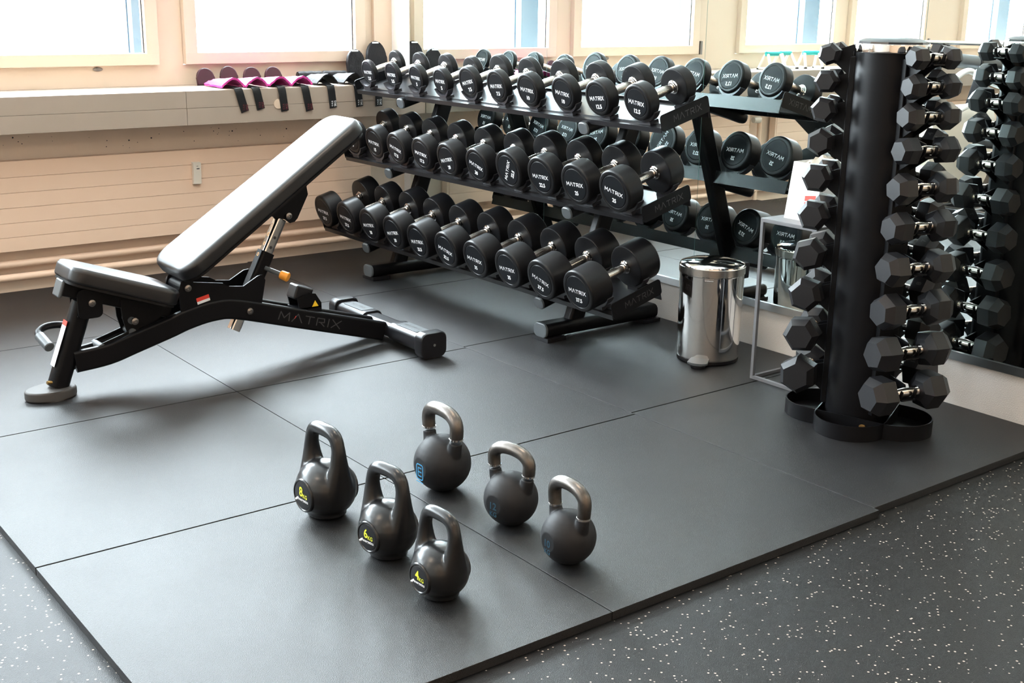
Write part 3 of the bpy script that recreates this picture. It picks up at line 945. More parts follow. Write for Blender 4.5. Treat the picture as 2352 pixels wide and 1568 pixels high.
kettle_body('vinyl', 0.262, 0.177, 4, (0.738, 0.873), 'largest glossy black vinyl kettlebell with round label reading 8 KG', 8, True)
kettle_body('vinyl', 0.246, 0.158, 8, (0.741, 0.560), 'middle-sized glossy black vinyl kettlebell with round label reading 6 KG', 6, True)
kettle_body('vinyl', 0.222, 0.148, 4, (0.725, 0.304), 'smallest glossy black vinyl kettlebell with round label reading 4 KG', 4, True)
kettle_body('iron', 0.255, 0.166, 0, (1.096, 0.840), 'matt black iron kettlebell with bare steel handle and blue square E emblem', 'E', True)
kettle_body('iron', 0.226, 0.148, 10, (1.111, 0.536), 'matt black iron kettlebell with bare steel handle marked 12 KG in blue', 12, True)
kettle_body('iron', 0.222, 0.141, -2, (1.086, 0.266), 'matt black iron kettlebell with bare steel handle marked 10 in blue', 10, True)

# ================================================================== WEIGHT BENCH
Y0 = 2.305
bench = thing('weight_bench', 'black adjustable weight bench with raised padded backrest standing beside the radiator', 'bench', (1.1, Y0, 0))


def pad(pts, h0, h1, mtx, bev):
    """Upholstered pad: rounded rims and a gently crowned top."""
    bm = B_()
    cx = sum(q[0] for q in pts) / len(pts)
    hx = max(q[0] for q in pts) - cx; hy = max(abs(q[1]) for q in pts)
    rings = []
    for off, h in ((0.010, h0), (0.003, h0 + 0.003), (0.0, h0 + 0.010), (0.0, h1 - 0.020), (0.0015, h1 - 0.013), (0.006, h1 - 0.006), (0.013, h1 - 0.002), (0.026, h1 + 0.0002), (0.050, h1 + 0.0020), (0.085, h1 + 0.0030)):
        rings.append([bm.verts.new(mtx @ V((cx + (q[0] - cx) * (1 - off / hx), q[1] * (1 - off / hy), h))) for q in pts])
    n = len(pts)
    for A, B in zip(rings, rings[1:]):
        for k in range(n): bm.faces.new([A[k], A[(k + 1) % n], B[(k + 1) % n], B[k]])
    bm.faces.new(rings[0][::-1]); bm.faces.new(rings[-1])
    return bm


# backrest
ang = R(33.7)
u = (math.cos(ang), 0, math.sin(ang))
BK = frame((0.878, Y0, 0.416), u, (0, 1, 0))
W0, W1, LB = 0.150, 0.128, 0.912
pts = []
def corner(cx, cy, r, a0, n=6): return [(cx + r * math.cos(R(a0 + 90 * k / n)), cy + r * math.sin(R(a0 + 90 * k / n))) for k in range(n + 1)]
pts = corner(LB - 0.06, W1 - 0.06, 0.06, 0) + [(0.30, W0 - 0.006)] + corner(0.075, W0 - 0.07, 0.07, 90) + corner(0.075, -W0 + 0.07, 0.07, 180) + [(0.30, -W0 + 0.006)] + corner(LB - 0.06, -W1 + 0.06, 0.06, 270)
part(bench, 'backrest', pad(pts, -0.058, 0.0, BK, 0.016), 'vinyl', smooth=60)
part(bench, 'backrest_board', prism(B_(), [(p_[0] * 0.985 + 0.006, p_[1] * 0.96) for p_ in pts], -0.066, -0.057, BK), 'vinyl_side')
part(bench, 'backrest_frame', box(B_(), 0.105, 0.665, -0.028, 0.028, -0.098, -0.066, BK, bev=0.004), 'powder_black')
# seat
sa = R(-19.5)
ST = frame((0.531, Y0, 0.476), (math.cos(sa), 0, math.sin(sa)), (0, 1, 0))
LS = 0.390
spts = corner(LS - 0.05, 0.138 - 0.05, 0.05, 0) + corner(0.045, 0.108 - 0.045, 0.045, 90) + corner(0.045, -0.108 + 0.045, 0.045, 180) + corner(LS - 0.05, -0.138 + 0.05, 0.05, 270)
part(bench, 'seat', pad(spts, -0.060, 0.0, ST, 0.015), 'vinyl', smooth=60)
part(bench, 'seat_board', prism(B_(), [(p_[0] * 0.97 + 0.006, p_[1] * 0.95) for p_ in spts], -0.068, -0.059, ST), 'vinyl_side')
sf_ = part(bench, 'seat_frame', box(B_(), 0.010, 0.41, -0.030, 0.030, -0.118, -0.068, ST, bev=0.006), 'powder_black')
part(sf_, 'end_cap', box(B_(), -0.002, 0.012, -0.034, 0.034, -0.126, -0.064, ST, bev=0.006, seg=3), 'plastic_grey')
# front post and foot
part(bench, 'front_post', sweep(B_(), [(0.470, Y0, 0.035), (0.580, Y0, 0.325)], rrect(0.058, 0.070, 0.022)), 'powder_black')
ft = [(0.5 * x_, 0.5 * y_) for x_, y_ in circ(1, 28)]
part(bench, 'front_foot', prism(B_(), [(0.445 + 0.088 * math.cos(2 * PI * k / 28), Y0 + 0.062 * math.sin(2 * PI * k / 28)) for k in range(28)], 0.0003, 0.036, bev=0.008, seg=3), 'rubber_foot')
# post labels
px_ = V((0.580 - 0.470, 0, 0.29)).normalized(); nx = V((-px_.z, 0, px_.x))
LB_ = frame(V((0.525, Y0 - 0.002, 0.19)) + nx * 0.0357, (0, -1, 0), px_)
part(bench, 'instruction_label', box(B_(), -0.020, 0.020, -0.095, 0.052, 0, 0.0008, LB_), 'label_white')
part(bench, 'warning_label', box(B_(), -0.020, 0.020, 0.0525, 0.070, 0, 0.0008, LB_), 'print_red')
part(bench, 'post_screw', cyl(B_(), (0.452, Y0 - 0.015, 0.058), (0.43, Y0 - 0.02, 0.062), 0.006, seg=10), 'brass')
# top bracket of the post
bm = B_()
for s in (-0.040, 0.040):
    prism(bm, rrect(0.085, 0.105, 0.02), -0.003, 0.003, frame((0.592, Y0 + s, 0.325), (1, 0, 0), (0, 0, 1)))
box(bm, 0.548, 0.625, Y0 - 0.04, Y0 + 0.04, 0.281, 0.287)
part(bench, 'post_bracket', bm, 'powder_black')


def bolt(p_, r=0.0125):
    return lathe(B_(), [(0, 0.006), (r * 0.35, 0.006), (r * 0.42, 0.009), (r, 0.007), (r, 0.0), (0, -0.003)][::-1], 18, frame(p_, (1, 0, 0), (0, 0, 1)))


for p_ in ((0.597, Y0 - 0.043, 0.327), (0.740, Y0 - 0.052, 0.243), (0.937, Y0 - 0.066, 0.340), (1.172, Y0 - 0.0705, 0.222), (1.358, Y0 - 0.048, 0.561)):
    part(bench, 'bolt', bolt(p_), 'dark_steel')
# carry handle at the front
hp = spline([(0.545, Y0 + 0.02, 0.235), (0.515, Y0 + 0.055, 0.240), (0.468, Y0 + 0.060, 0.240), (0.434, Y0 + 0.040, 0.230), (0.430, Y0 + 0.005, 0.217), (0.437, Y0 - 0.045, 0.200)], 6)
hnd = part(bench, 'carry_handle', sweep(B_(), hp, circ(0.0125, 14), ref=(0, 0, 1)), 'powder_black')
part(hnd, 'grip', cyl(B_(), hp[-9], hp[-1] + (hp[-1] - hp[-2]) * 1.5, 0.0175, seg=20, bev=0.003), 'plastic_grey')
# side rails
top = [(0.548, 0.162), (0.664, 0.176), (0.749, 0.206), (0.859, 0.239), (0.944, 0.262), (1.053, 0.277), (1.154, 0.266), (1.402, 0.193), (1.764, 0.086)]
bot = [(0.512, 0.079), (0.622, 0.091), (0.735, 0.120), (0.850, 0.157), (0.938, 0.187), (1.028, 0.203), (1.118, 0.195), (1.380, 0.121), (1.758, 0.016)]
cen = spline([((a[0] + b[0]) / 2, 0, (a[1] + b[1]) / 2) for a, b in zip(top, bot)], 5)
for s in (-1, 1):
    pth = []
    for k, p_ in enumerate(cen):
        q = min(1, max(0, (p_.x - 0.53) / 0.35))
        pth.append((p_.x, Y0 + s * (0.022 + 0.033 * q), p_.z))
    rl = part(bench, 'side_rail', sweep(B_(), pth, rrect(0.030, 0.077, 0.010)), 'powder_black')
    if s < 0:
        d = (V((1.764, 0, 0.051)) - V((1.16, 0, 0.2305))).normalized()
        F = frame((1.425, Y0 - 0.0706, 0.149), d, (-d.z, 0, d.x))
        part(rl, 'lettering', logo(B_(), 0.032, F, width=0.275, t=0.12), 'logo_grey', smooth=None)
        F2 = F @ M.Translation((-0.071, 0.002, 0.0003))
        part(rl, 'red_mark', prism(B_(), [(0, -0.008), (0.006, 0.004), (0.003, 0.006)], 0, 0.0002, F2), 'print_red', smooth=None)
# rear foot bar with guards and caps
bx = 1.805
bar = part(bench, 'rear_bar', sweep(B_(), [(bx, 1.985, 0.056), (bx, 2.625, 0.056)], rrect(0.085, 0.060, 0.022), ref=(1, 0, 0)), 'powder_grey')
for ya, yb in ((1.99, 2.20), (2.41, 2.62)):
    g = part(bench, 'bar_guard', sweep(B_(), [(bx, ya, 0.057), (bx, yb, 0.057)], rrect(0.100, 0.074, 0.026), ref=(1, 0, 0)), 'plastic_black')
    part(g, 'guard_panel', box(B_(), bx - 0.030, bx + 0.030, ya + 0.03, yb - 0.03, 0.0935, 0.0955, bev=0.0008), 'plastic_grey')
    part(g, 'lettering', logo(B_(), 0.014, frame((bx, (ya + yb) / 2, 0.0962), (0, -1, 0), (1, 0, 0)), width=0.11, t=0.16), 'logo_grey', smooth=None)
for ya, yb, s in ((1.94, 1.99, -1), (2.62, 2.67, 1)):
    c_ = part(bench, 'bar_end_cap', sweep(B_(), [(bx, ya, 0.055), (bx, ya + 0.006, 0.055), (bx, yb - 0.006, 0.055), (bx, yb, 0.055)], rrect(0.122, 0.104, 0.030, 6), ref=(1, 0, 0), scale=[0.93, 1, 1, 0.96]), 'plastic_black')
    e = ya if s < 0 else yb
    part(c_, 'screw', cyl(B_(), (bx, e + 0.001, 0.056), (bx, e + s * 0.003, 0.056), 0.006, seg=14), 'chrome')
    part(c_, 'foot_pad', box(B_(), bx - 0.035, bx + 0.035, ya + 0.01, yb - 0.008, 0.0003, 0.006), 'rubber_foot')
# seat pivot tube and hinge plates
part(bench, 'pivot_tube', cyl(B_(), (0.937, Y0 - 0.058, 0.340), (0.937, Y0 + 0.085, 0.340), 0.024, seg=24, bev=0.002), 'powder_black')
for s in (-1, 1):
    F = frame((0, Y0 + s * 0.061, 0), (1, 0, 0), (0, 0, 1))
    prof = [(0.905, 0.335), (0.915, 0.366), (0.937, 0.372), (0.962, 0.358), (1.075, 0.340), (1.10, 0.325), (1.155, 0.318), (1.215, 0.350), (1.235, 0.352), (1.245, 0.330), (1.225, 0.235), (0.97, 0.235), (0.91, 0.22)]
    hp_ = part(bench, 'hinge_plate', prism(B_(), prof, -0.003, 0.003, F), 'powder_black')
    if s < 0:
        d = V((1, 0, 0.22)).normalized()
        F = frame((0.995, Y0 - 0.0645, 0.288), d, (-d.z, 0, d.x))
        part(hp_, 'warning_sticker', box(B_(), -0.025, 0.025, 0.0, 0.014, 0, 0.0006, F), 'print_red')
        part(hp_, 'warning_text', box(B_(), -0.025, 0.025, -0.010, 0.0, 0, 0.0006, F), 'label_white')
# seat linkage
bm = B_()
for s in (-0.030, 0.030):
    F = frame((0, Y0 + s, 0), (1, 0, 0), (0, 0, 1))
    prism(bm, [(0.70, 0.325), (0.80, 0.30), (0.86, 0.255), (0.80, 0.20), (0.745, 0.175), (0.72, 0.19), (0.705, 0.25)], -0.003, 0.003, F)
part(bench, 'seat_bracket', bm, 'powder_black')
bm = B_()
for s in (-0.034, 0.034):
    sweep(bm, [(0.735, Y0 + s, 0.195), (0.62, Y0 + s, 0.160)], rrect(0.006, 0.028, 0.002))
part(bench, 'link_arm', bm, 'powder_black')
for p_ in ((0.622, 0.161), (0.735, 0.200), (0.735, 0.243)):
    part(bench, 'link_pin', cyl(B_(), (p_[0], Y0 - 0.040, p_[1]), (p_[0], Y0 + 0.040, p_[1]), 0.0135, seg=18), 'plastic_grey')
# strut: outer sleeve, chrome inner tube, lock pin
sd = (V((1.352, 0, 0.555)) - V((1.175, 0, 0.215))).normalized()
at = lambda k: V((1.175, Y0, 0.215)) + sd * k
part(bench, 'strut_sleeve', sweep(B_(), [at(0.015), at(0.235)], rrect(0.056, 0.056, 0.014)), 'powder_black')
inn = part(bench, 'strut_tube', sweep(B_(), [at(-0.085), at(0.372)], rrect(0.042, 0.042, 0.010)), 'chrome')
nrm = V((-sd.z, 0, sd.x))
for k in (0.215, 0.262, 0.300, 0.338):
    off = 0.0283 if k < 0.23 else 0.0213
    part(bench, 'position_mark', lathe(B_(), [(0.0035, 0), (0.0075, 0), (0.0075, 0.0006), (0.0035, 0.0006)], 16, frame(at(k) + nrm * off, (0, 1, 0), sd)), 'orange')
for k in (0.256, 0.296):
    part(bench, 'pin_hole', cyl(B_(), at(k) + V((0, -0.0208, 0)), at(k) + V((0, -0.0214, 0)), 0.006, seg=14), 'gasket')
pk = at(0.172)
pn = part(bench, 'lock_pin', cyl(B_(), pk + V((0.01, -0.026, 0)), pk + V((0.052, -0.080, -0.022)), 0.0085, 0.010, seg=16), 'plastic_grey')
dd = V((0.042, -0.054, -0.022)).normalized()
part(pn, 'knob', cyl(B_(), pk + V((0.048, -0.075, -0.020)), pk + V((0.048, -0.075, -0.020)) + dd * 0.034, 0.0165, 0.0185, seg=24, bev=0.003), 'orange', label='orange knob')
# bracket under the backrest
bm = B_()
for s in (-0.042, 0.042):
    F = frame((0, Y0 + s, 0), (1, 0, 0), (0, 0, 1))
    prism(bm, [(1.275, 0.575), (1.30, 0.560), (1.345, 0.548), (1.365, 0.532), (1.385, 0.535), (1.398, 0.548), (1.445, 0.635), (1.440, 0.665), (1.46, 0.700)], -0.003, 0.003, F)
part(bench, 'strut_bracket', bm, 'powder_black')
# bumper block on the rails
bl = V((1.425, Y0, 0.262)); d = V((0.94, 0, -0.34)).normalized()
BL = frame(bl, d, (0, 1, 0))
bb = part(bench, 'bumper_block', box(B_(), -0.038, 0.038, -0.034, 0.034, -0.045, 0.012, BL, bev=0.008, seg=3), 'plastic_black')
bm = B_()
for q in (-0.016, 0.016):
    c_ = BL @ V((0.0, q, 0.0122)); cyl(bm, c_, c_ + (BL.to_3x3() @ V((0, 0, 1))) * 0.0004, 0.005, seg=12)
part(bb, 'screw_holes', bm, 'gasket')
bm = B_()
for s in (-0.040, 0.040):
    F = frame((0, Y0 + s, 0), (1, 0, 0), (0, 0, 1))
    prism(bm, [(1.40, 0.165), (1.49, 0.140), (1.49, 0.205), (1.465, 0.245), (1.435, 0.250), (1.385, 0.235)], -0.003, 0.003, F)
box(bm, 1.385, 1.49, Y0 - 0.043, Y0 + 0.043, 0.188, 0.194)
bq = part(bench, 'bumper_bracket', bm, 'powder_black')
F = frame((1.462, Y0 - 0.0436, 0.205), (1, 0, 0), (0, 0, 1))
part(bq, 'hazard_triangle', prism(B_(), [(-0.014, -0.011), (0.014, -0.011), (0, 0.013)], 0, 0.0005, F), 'label_yellow')

# ================================================================== BIN
bxc, byc = 2.703, 1.338
binr = thing('pedal_bin', 'round chrome steel pedal bin standing on the mat below the mirror', 'bin', (bxc, byc, 0))
Z = M.Translation((bxc, byc, 0))
part(binr, 'body', lathe(B_(), [(0.119, 0.016), (0.121, 0.022), (0.1255, 0.345), (0.1265, 0.349), (0.1235, 0.351)], 72, Z), 'chrome')
part(binr, 'base', lathe(B_(), [(0, 0.0003), (0.117, 0.0003), (0.1205, 0.004), (0.1205, 0.016), (0.10, 0.017), (0, 0.017)], 64, Z), 'plastic_black')
lid = part(binr, 'lid', lathe(B_(), [(0.122, 0.349), (0.128, 0.351), (0.1275, 0.381), (0.1235, 0.388), (0.105, 0.3945), (0.06, 0.3995), (0, 0.4005)], 72, Z), 'chrome')
part(lid, 'lid_band', lathe(B_(), [(0.1272, 0.352), (0.1287, 0.353), (0.1287, 0.379), (0.1274, 0.380)], 72, Z), 'steel')
pd = (V((-0.86, -0.50, 0))).normalized(); pt = V((-pd.y, pd.x, 0))
P = frame((bxc, byc, 0), pd, pt)
pts_ = [(0.112, -0.036)] + [(0.160 + 0.018 * math.cos(R(a)), 0.040 * math.sin(R(a))) for a in range(-90, 91, 15)] + [(0.112, 0.036)]
ped = part(binr, 'pedal', prism(B_(), pts_, 0.030, 0.040, P @ M.Rotation(R(5), 4, 'Y'), bev=0.003), 'plastic_grey')
part(ped, 'pedal_stop', prism(B_(), [(p_[0] * 0.96, p_[1] * 0.7) for p_ in pts_], 0.0005, 0.016, P, bev=0.003), 'plastic_black')
vd = V((-0.78, -0.63, 0)).normalized(); vt = V((0, 0, 1)).cross(-vd)
F = frame(V((bxc, byc, 0.340)) + vd * 0.1262, V((0, 0, 1)).cross(vd), (0, 0, 1))
bd = part(binr, 'badge', box(B_(), -0.018, 0.018, -0.0055, 0.0055, -0.001, 0.0012, F, bev=0.0005), 'dark_steel')
part(bd, 'lettering', text(B_(), 'brabantia', 0.0062, F @ M.Translation((0, 0, 0.0016)), bold=0.01), 'print_white', smooth=None)
hd_ = V((bxc, byc, 0)) + V((0.78, -0.45, 0)).normalized() * 0.128
part(binr, 'hinge', box(B_(), hd_.x - 0.02, hd_.x + 0.008, hd_.y - 0.022, hd_.y + 0.022, 0.325, 0.388, bev=0.005), 'plastic_black')

# ================================================================== SIDE TABLE, BOX, TISSUE
tx0, tx1, ty0, ty1, tz = 2.637, 2.945, 0.800, 1.055, 0.609
tbl = thing('side_table', 'slim grey metal frame side table between the bin and the dumbbell tower', 'table', ((tx0 + tx1) / 2, (ty0 + ty1) / 2, 0))
s = 0.013
for x in (tx0, tx1 - s):
    for y in (ty0, ty1 - s):
        part(tbl, 'leg', box(B_(), x, x + s, y, y + s, 0.0003, tz - 0.014, bev=0.001), 'table_grey')
for x in (tx0, tx1 - s):
    part(tbl, 'floor_rail', box(B_(), x, x + s, ty0 + s, ty1 - s, 0.0003, s, bev=0.001), 'table_grey')
for y in (ty0, ty1 - s):
    part(tbl, 'floor_rail', box(B_(), tx0 + s, tx1 - s, y, y + s, 0.0003, s, bev=0.001), 'table_grey')
part(tbl, 'table_top', box(B_(), tx0, tx1, ty0, ty1, tz - 0.014, tz, bev=0.001), 'table_grey')

# white carton of paper wipes: tapering open box with red print
cbx = thing('paper_carton', 'open white carton with red print standing on the side table', 'carton', (2.80, 0.945, tz))
lo_, hi_, zt = (0.105, 0.075), (0.088, 0.062), 0.205
CX, CY = 2.815, 0.935
bm = B_()
def quad(bm, q): bm.faces.new([bm.verts.new(V(c)) for c in q])
wl = 0.0015
def ringv(bm, hx, hy, z): return [bm.verts.new((CX + a * hx, CY + b * hy, z)) for a, b in ((-1, -1), (1, -1), (1, 1), (-1, 1))]
r1, r2 = ringv(bm, *lo_, tz + 0.0004), ringv(bm, *hi_, tz + zt)
r3, r4 = ringv(bm, hi_[0] - wl, hi_[1] - wl, tz + zt), ringv(bm, lo_[0] - wl, lo_[1] - wl, tz + 0.003)
for A_, B2 in ((r1, r2), (r2, r3), (r3, r4)):
    for k in range(4): bm.faces.new([A_[k], A_[(k + 1) % 4], B2[(k + 1) % 4], B2[k]])
bm.faces.new(r1[::-1]); bm.faces.new(r4)
part(cbx, 'box', bm, 'paper_white', smooth=None)
sl = (lo_[0] - hi_[0]) / zt
F = frame((CX - lo_[0] + sl * 0.05 - 0.0006, CY - 0.030, tz + 0.05), (0, -1, 0), (sl, 0, 1))
bm = prism(B_(), [(-0.022, 0.022), (0.026, 0.026), (0.026, 0.046), (-0.022, 0.040)], 0, 0.0003, F)
prism(bm, [(-0.022, 0.018), (-0.022, -0.036), (0.010, 0.020)], 0, 0.0003, F)
part(cbx, 'red_print', bm, 'print_red', smooth=None)
bm = B_()
rnd = random.Random(3)
gx = [[(CX - 0.05 + 0.11 * i / 7, CY - 0.05 + 0.10 * j / 7, tz + 0.178 + 0.055 * rnd.random() * (1 - ((i - 3.5) ** 2 + (j - 3.5) ** 2) / 30)) for i in range(8)] for j in range(8)]
gv = [[bm.verts.new(c) for c in row] for row in gx]
for j in range(7):
    for i in range(7): bm.faces.new([gv[j][i], gv[j][i + 1], gv[j + 1][i + 1], gv[j + 1][i]])
bmesh.ops.solidify(bm, geom=list(bm.faces), thickness=0.003)
base_v = [(CX - 0.06, CY - 0.045), (CX + 0.06, CY + 0.045)]
box(bm, base_v[0][0], base_v[1][0], base_v[0][1], base_v[1][1], tz + 0.0035, tz + 0.176)
single('paper_wipes', bm, 'tissue', 'crumpled off-white paper wipes sticking out of the open carton', 'paper wipes', smooth=60)

# ================================================================== ANKLE WEIGHTS ON THE LEDGE
LZ = 0.9203


def strap(t, x, y_start, drop, dx, width=0.042, txt=None, tm='print_white', lift=0.0):
    path = spline([(x - dx * 0.3, y_start, LZ + 0.004 + lift), (x, 3.80, LZ + 0.006), (x + dx * 0.1, 3.7745, LZ - 0.004), (x + dx * 0.5, 3.772, LZ - drop * 0.5), (x + dx, 3.775, LZ - drop)], 5)
    bm = sweep(B_(), path, rrect(width, 0.0028, 0.001, 2), ref=(1, 0, 0))
    s_ = part(t, 'strap', bm, 'nylon_black')
    if txt:
        e = path[-1]
        F = frame((e.x, e.y - 0.0045, e.z + 0.022), (0, 0, 1), (-1, 0, 0))
        b2 = text(B_(), txt[0], 0.012, F @ M.Translation((0, -0.008, 0)), bold=0.015)
        text(b2, txt[1], 0.009, F @ M.Translation((0, 0.009, 0)), bold=0.0)
        part(s_, 'strap_print', b2, tm, smooth=None)
    return s_


def arch_pad(x, w, y0, y1, h0, h1, th=0.010, ripple=0.003, seed=0):
    """Soft pad arched over its strap: arch across x, running from y0 (front) to y1."""
    rn = random.Random(seed); bm = B_(); nx_, ny = 14, 8; up_, dn = [], []
    for j in range(ny + 1):
        f = j / ny; y = y0 + (y1 - y0) * f; h = h0 + (h1 - h0) * f
        ru, rd_ = [], []
        for i in range(nx_ + 1):
            g = i / nx_ * 2 - 1
            z = LZ + 0.0115 + h * (1 - abs(g) ** 1.7) + ripple * rn.random()
            yy = y - 0.012 * (1 - abs(g)) * (1 - f)
            ru.append(bm.verts.new((x + g * w / 2, yy, z))); rd_.append(bm.verts.new((x + g * (w / 2 - 0.003), yy + 0.001, max(z - th, LZ))))
        up_.append(ru); dn.append(rd_)
    for j in range(ny):
        for i in range(nx_):
            bm.faces.new([up_[j][i], up_[j][i + 1], up_[j + 1][i + 1], up_[j + 1][i]])
            bm.faces.new([dn[j][i + 1], dn[j][i], dn[j + 1][i], dn[j + 1][i + 1]])
    for i in range(nx_):
        bm.faces.new([up_[0][i + 1], up_[0][i], dn[0][i], dn[0][i + 1]]); bm.faces.new([up_[ny][i], up_[ny][i + 1], dn[ny][i + 1], dn[ny][i]])
    for j in range(ny):
        bm.faces.new([up_[j][0], up_[j + 1][0], dn[j + 1][0], dn[j][0]]); bm.faces.new([up_[j + 1][nx_], up_[j][nx_], dn[j][nx_], dn[j + 1][nx_]])
    return bm


def dome(x, y, w, h, th, lean=0.0, shoulder=0.6):
    """Upright padded tongue with a rounded top, standing on the ledge."""
    pts = [(-w / 2, 0), (w / 2, 0), (w / 2 * 0.98, h * (1 - shoulder))]
    for k in range(1, 12):
        a = PI * k / 12
        pts.append((w / 2 * 0.98 * math.cos(a), h * (1 - shoulder) + h * shoulder * math.sin(a)))
    pts.append((-w / 2 * 0.98, h * (1 - shoulder)))
    F = frame((x, y, LZ), (1, 0, 0), (0, math.sin(R(lean)), math.cos(R(lean))))
    return prism(B_(), pts, -th / 2, th / 2, F, bev=min(0.008, th * 0.4), seg=3)


pink = [(1.862, 1.87, 1.905, 0.112), (1.990, 1.965, 1.991, 0.103), (2.118, 2.105, 2.122, 0.117), (2.240, 2.235, 2.262, 0.121)]
where = ['farthest from the mirror', 'second from the outer end', 'third from the outer end', 'next to the black ones']
for k, (xc_, xs_, xe, dr) in enumerate(pink):
    t = thing('ankle_weight', 'magenta ankle weight with black strap over the ledge, %s' % where[k], 'ankle weight', (xc_, 3.95, 0.92), 'magenta ankle weights on the ledge')
    part(t, 'pouch', arch_pad(xc_ + 0.010, 0.1195, 3.806, 4.02, 0.040, 0.020, ripple=0.004, seed=k), 'magenta', smooth=50)
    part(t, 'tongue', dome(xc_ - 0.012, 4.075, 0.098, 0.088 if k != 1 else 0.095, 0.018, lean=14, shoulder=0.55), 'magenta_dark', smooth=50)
    strap(t, xs_ + 0.01, 3.90, dr, xe - xs_, txt=('1KG', '2.2LB'), tm='print_dark_red', lift=0.006)
blk = [('rolled', 2.436, 2.388, 0.112, 'black rolled ankle weight beside the magenta ones'), ('rolled', 2.582, 2.545, 0.112, 'black rolled ankle weight beside the upright black pouches'),
       ('upright', 2.728, 2.680, 0.114, 'shorter upright black ankle weight pouch leaning by the window'), ('upright', 2.862, 2.815, 0.120, 'taller upright black ankle weight pouch in the window corner')]
for k, (kind, xc_, xs_, dr, lab) in enumerate(blk):
    t = thing('ankle_weight', lab, 'ankle weight', (xc_, 3.98, 0.92), 'black ankle weights on the ledge')
    if kind == 'rolled':
        bm = B_(); rn = random.Random(20 + k)
        pth = [(xc_ - 0.070 + 0.14 * i / 12, 4.075 - 0.012 * (i / 12), LZ + 0.030) for i in range(13)]
        sweep(bm, pth, circ(0.029, 16), ref=(0, 0, 1), scale=[0.92 + 0.1 * rn.random() - (0.12 if i in (0, 12) else 0) for i in range(13)])
        part(t, 'pouch', bm, 'pouch_black', smooth=60)
        part(t, 'loop', arch_pad(xs_ + 0.012, 0.125, 3.812, 3.98, 0.048, 0.036, th=0.007, ripple=0.002, seed=40 + k), 'pouch_black', smooth=50)
        strap(t, xs_ + 0.006, 3.90, dr, 0.016, txt=('2KG', '4.4LB'), lift=0.030)
    else:
        w_, h_ = (0.112, 0.170) if k == 2 else (0.128, 0.212)
        tg_ = part(t, 'pouch', dome(xc_, 4.070, w_, h_, 0.026, lean=9, shoulder=0.42), 'pouch_black', smooth=50)
        F = frame((xc_ - 0.006, 4.070 + math.sin(R(9)) * (h_ - 0.008) - 0.0145, LZ + math.cos(R(9)) * (h_ - 0.008)), (1, 0, 0), (0, math.sin(R(9)), math.cos(R(9))))
        part(tg_, 'brand_tag', box(B_(), -0.020, 0.020, -0.004, 0.004, 0, 0.002, F), 'label_white')
        strap(t, xs_, 4.03, dr, 0.004, txt=('2KG', '4.4LB'))
        part(t, 'lower_flap', box(B_(), xc_ - w_ * 0.42, xc_ + w_ * 0.40, 3.93, 4.056, LZ, LZ + 0.020, bev=0.006), 'pouch_black')

# ================================================================== THINGS SEEN ONLY IN THE MIRROR
# push-up stands on the ledge
for k, (x, y, rz, wh) in enumerate([(0.03, 3.90, 4, 'nearest the upright pipe'), (-0.17, 3.96, -6, 'in the middle of three'), (-0.40, 3.92, 20, 'last of three from the pipe')]):
    t = thing('push_up_stand', 'white push-up stand with teal grip on the window ledge, %s' % wh, 'push-up stand', (x, y, LZ), 'push-up stands on the ledge')
    A = M.Translation((x, y, LZ)) @ M.Rotation(R(rz), 4, 'Z')
    for s_ in (-0.07, 0.07):
        bm = B_()
        for a_, b_ in (((s_, -0.06, 0.010), (s_ * 0.8, -0.012, 0.105)), ((s_, 0.06, 0.010), (s_ * 0.8, 0.012, 0.105)), ((s_, -0.062, 0.009), (s_, 0.062, 0.009))):
            sweep(bm, [A @ V(a_), A @ V(b_)], rrect(0.018, 0.016, 0.005), ref=(1, 0, 0.01))
        leg_ = part(t, 'leg_frame', bm, 'cream_plastic')
        for q in (-0.06, 0.06):
            c_ = A @ V((s_, q, 0.0)); part(leg_, 'foot', cyl(B_(), c_ + V((0, 0, 0.0003)), c_ + V((0, 0, 0.010)), 0.012, seg=14), 'plastic_black')
    part(t, 'grip', cyl(B_(), A @ V((-0.065, 0, 0.108)), A @ V((0.065, 0, 0.108)), 0.016, seg=20, bev=0.003), 'teal')

# exercise machine standing left of the bench
mx_, my_ = -0.95, 3.05
em = thing('exercise_machine', 'pale grey exercise machine with padded rollers and long chrome bar by the radiator', 'exercise machine', (mx_, my_, FZ))
part(em, 'bar', cyl(B_(), (-0.30, my_, 1.135), (-1.75, my_, 1.10), 0.014, seg=16), 'chrome')
for x in (-0.72, -1.28):
    part(em, 'upright', sweep(B_(), spline([(x, my_ + 0.16, FZ + 0.05), (x, my_ + 0.14, 0.55), (x, my_ + 0.05, 0.95), (x, my_, 1.12)], 6), rrect(0.05, 0.06, 0.015), ref=(1, 0, 0)), 'powder_grey')
    part(em, 'floor_beam', sweep(B_(), [(x, my_ - 0.60, FZ + 0.03), (x, my_ + 0.32, FZ + 0.03)], rrect(0.07, 0.056, 0.015), ref=(1, 0, 0)), 'powder_grey')
part(em, 'roller', cyl(B_(), (-0.74, my_ - 0.06, 1.012), (-1.00, my_ - 0.06, 0.992), 0.048, seg=24, bev=0.008), 'plastic_grey')
part(em, 'roller', cyl(B_(), (-1.02, my_ - 0.06, 0.990), (-1.28, my_ - 0.06, 0.968), 0.048, seg=24, bev=0.008), 'vinyl')
part(em, 'roller_axle', cyl(B_(), (-0.70, my_ - 0.06, 1.015), (-1.30, my_ - 0.06, 0.966), 0.012, seg=12), 'chrome')
part(em, 'axle_bracket', box(B_(), -0.735, -0.705, my_ - 0.07, my_ + 0.03, 1.00, 1.03), 'powder_grey')
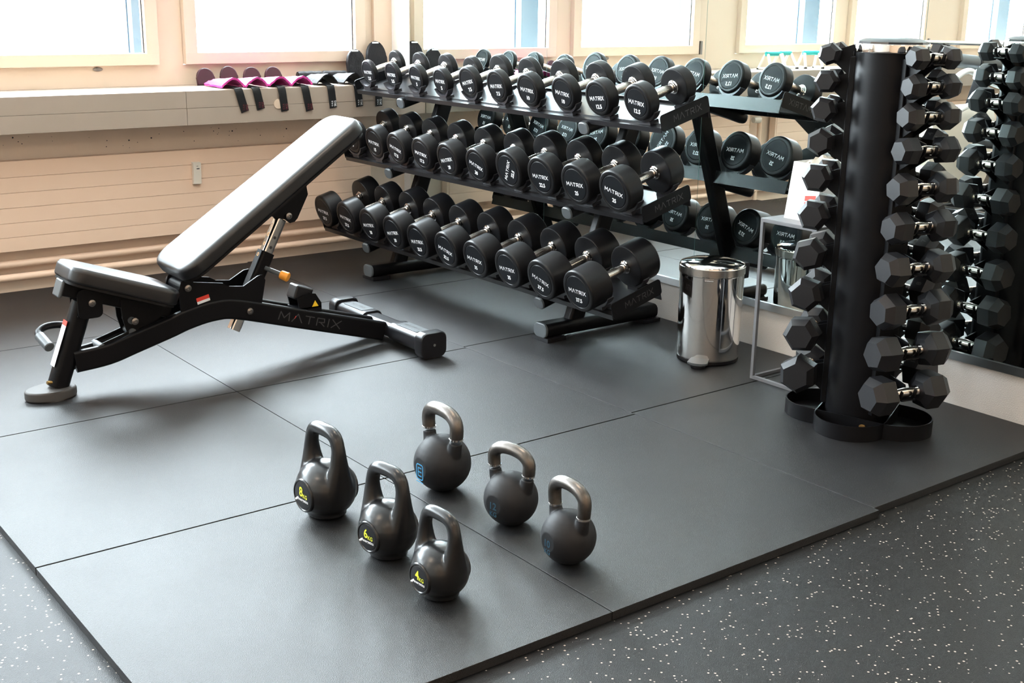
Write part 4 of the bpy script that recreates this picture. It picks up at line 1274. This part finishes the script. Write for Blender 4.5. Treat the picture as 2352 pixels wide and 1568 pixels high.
part(em, 'axle_bracket', box(B_(), -1.295, -1.265, my_ - 0.07, my_ + 0.03, 0.955, 0.985), 'powder_grey')
part(em, 'curved_tube', sweep(B_(), spline([(-0.60, my_ - 0.12, 0.80), (-0.66, my_ - 0.14, 0.895), (-0.80, my_ - 0.14, 0.945), (-0.95, my_ - 0.14, 0.905), (-1.20, my_ - 0.14, 0.835), (-1.45, my_ - 0.14, 0.82)], 6), circ(0.020, 14), ref=(0, 1, 0)), 'label_white')
part(em, 'curved_tube', sweep(B_(), spline([(-0.62, my_ - 0.12, 0.60), (-0.80, my_ - 0.14, 0.70), (-1.05, my_ - 0.14, 0.72), (-1.40, my_ - 0.14, 0.66)], 6), circ(0.020, 14), ref=(0, 1, 0)), 'label_white')
bm = prism(B_(), corner(-0.70, 0.60, 0.10, 0) + corner(-1.25, 0.60, 0.10, 90) + corner(-1.20, 0.25, 0.15, 180) + corner(-0.75, 0.25, 0.15, 270), -0.05, 0.05, frame((0, my_, 0), (1, 0, 0), (0, 0, 1)), bev=0.02, seg=3)
part(em, 'shroud', bm, 'cream_plastic')
part(em, 'strut', sweep(B_(), [(-1.0, my_ - 0.02, 0.12), (-1.0, my_ - 0.02, FZ + 0.05)], rrect(0.08, 0.06, 0.015), ref=(1, 0, 0)), 'powder_grey')
part(em, 'cross_beam', sweep(B_(), [(-0.72, my_ - 0.02, FZ + 0.03), (-1.28, my_ - 0.02, FZ + 0.03)], rrect(0.06, 0.05, 0.012), ref=(0, 1, 0)), 'powder_grey')
part(em, 'seat_pad', box(B_(), -1.16, -0.84, my_ - 0.55, my_ - 0.20, 0.44, 0.51, bev=0.02, seg=3), 'vinyl')
part(em, 'seat_post', sweep(B_(), [(-1.0, my_ - 0.36, 0.44), (-1.0, my_ - 0.30, FZ + 0.05)], rrect(0.06, 0.06, 0.015), ref=(1, 0, 0)), 'powder_grey')
part(em, 'cross_beam', sweep(B_(), [(-0.72, my_ - 0.30, FZ + 0.03), (-1.28, my_ - 0.30, FZ + 0.03)], rrect(0.06, 0.05, 0.012), ref=(0, 1, 0)), 'powder_grey')
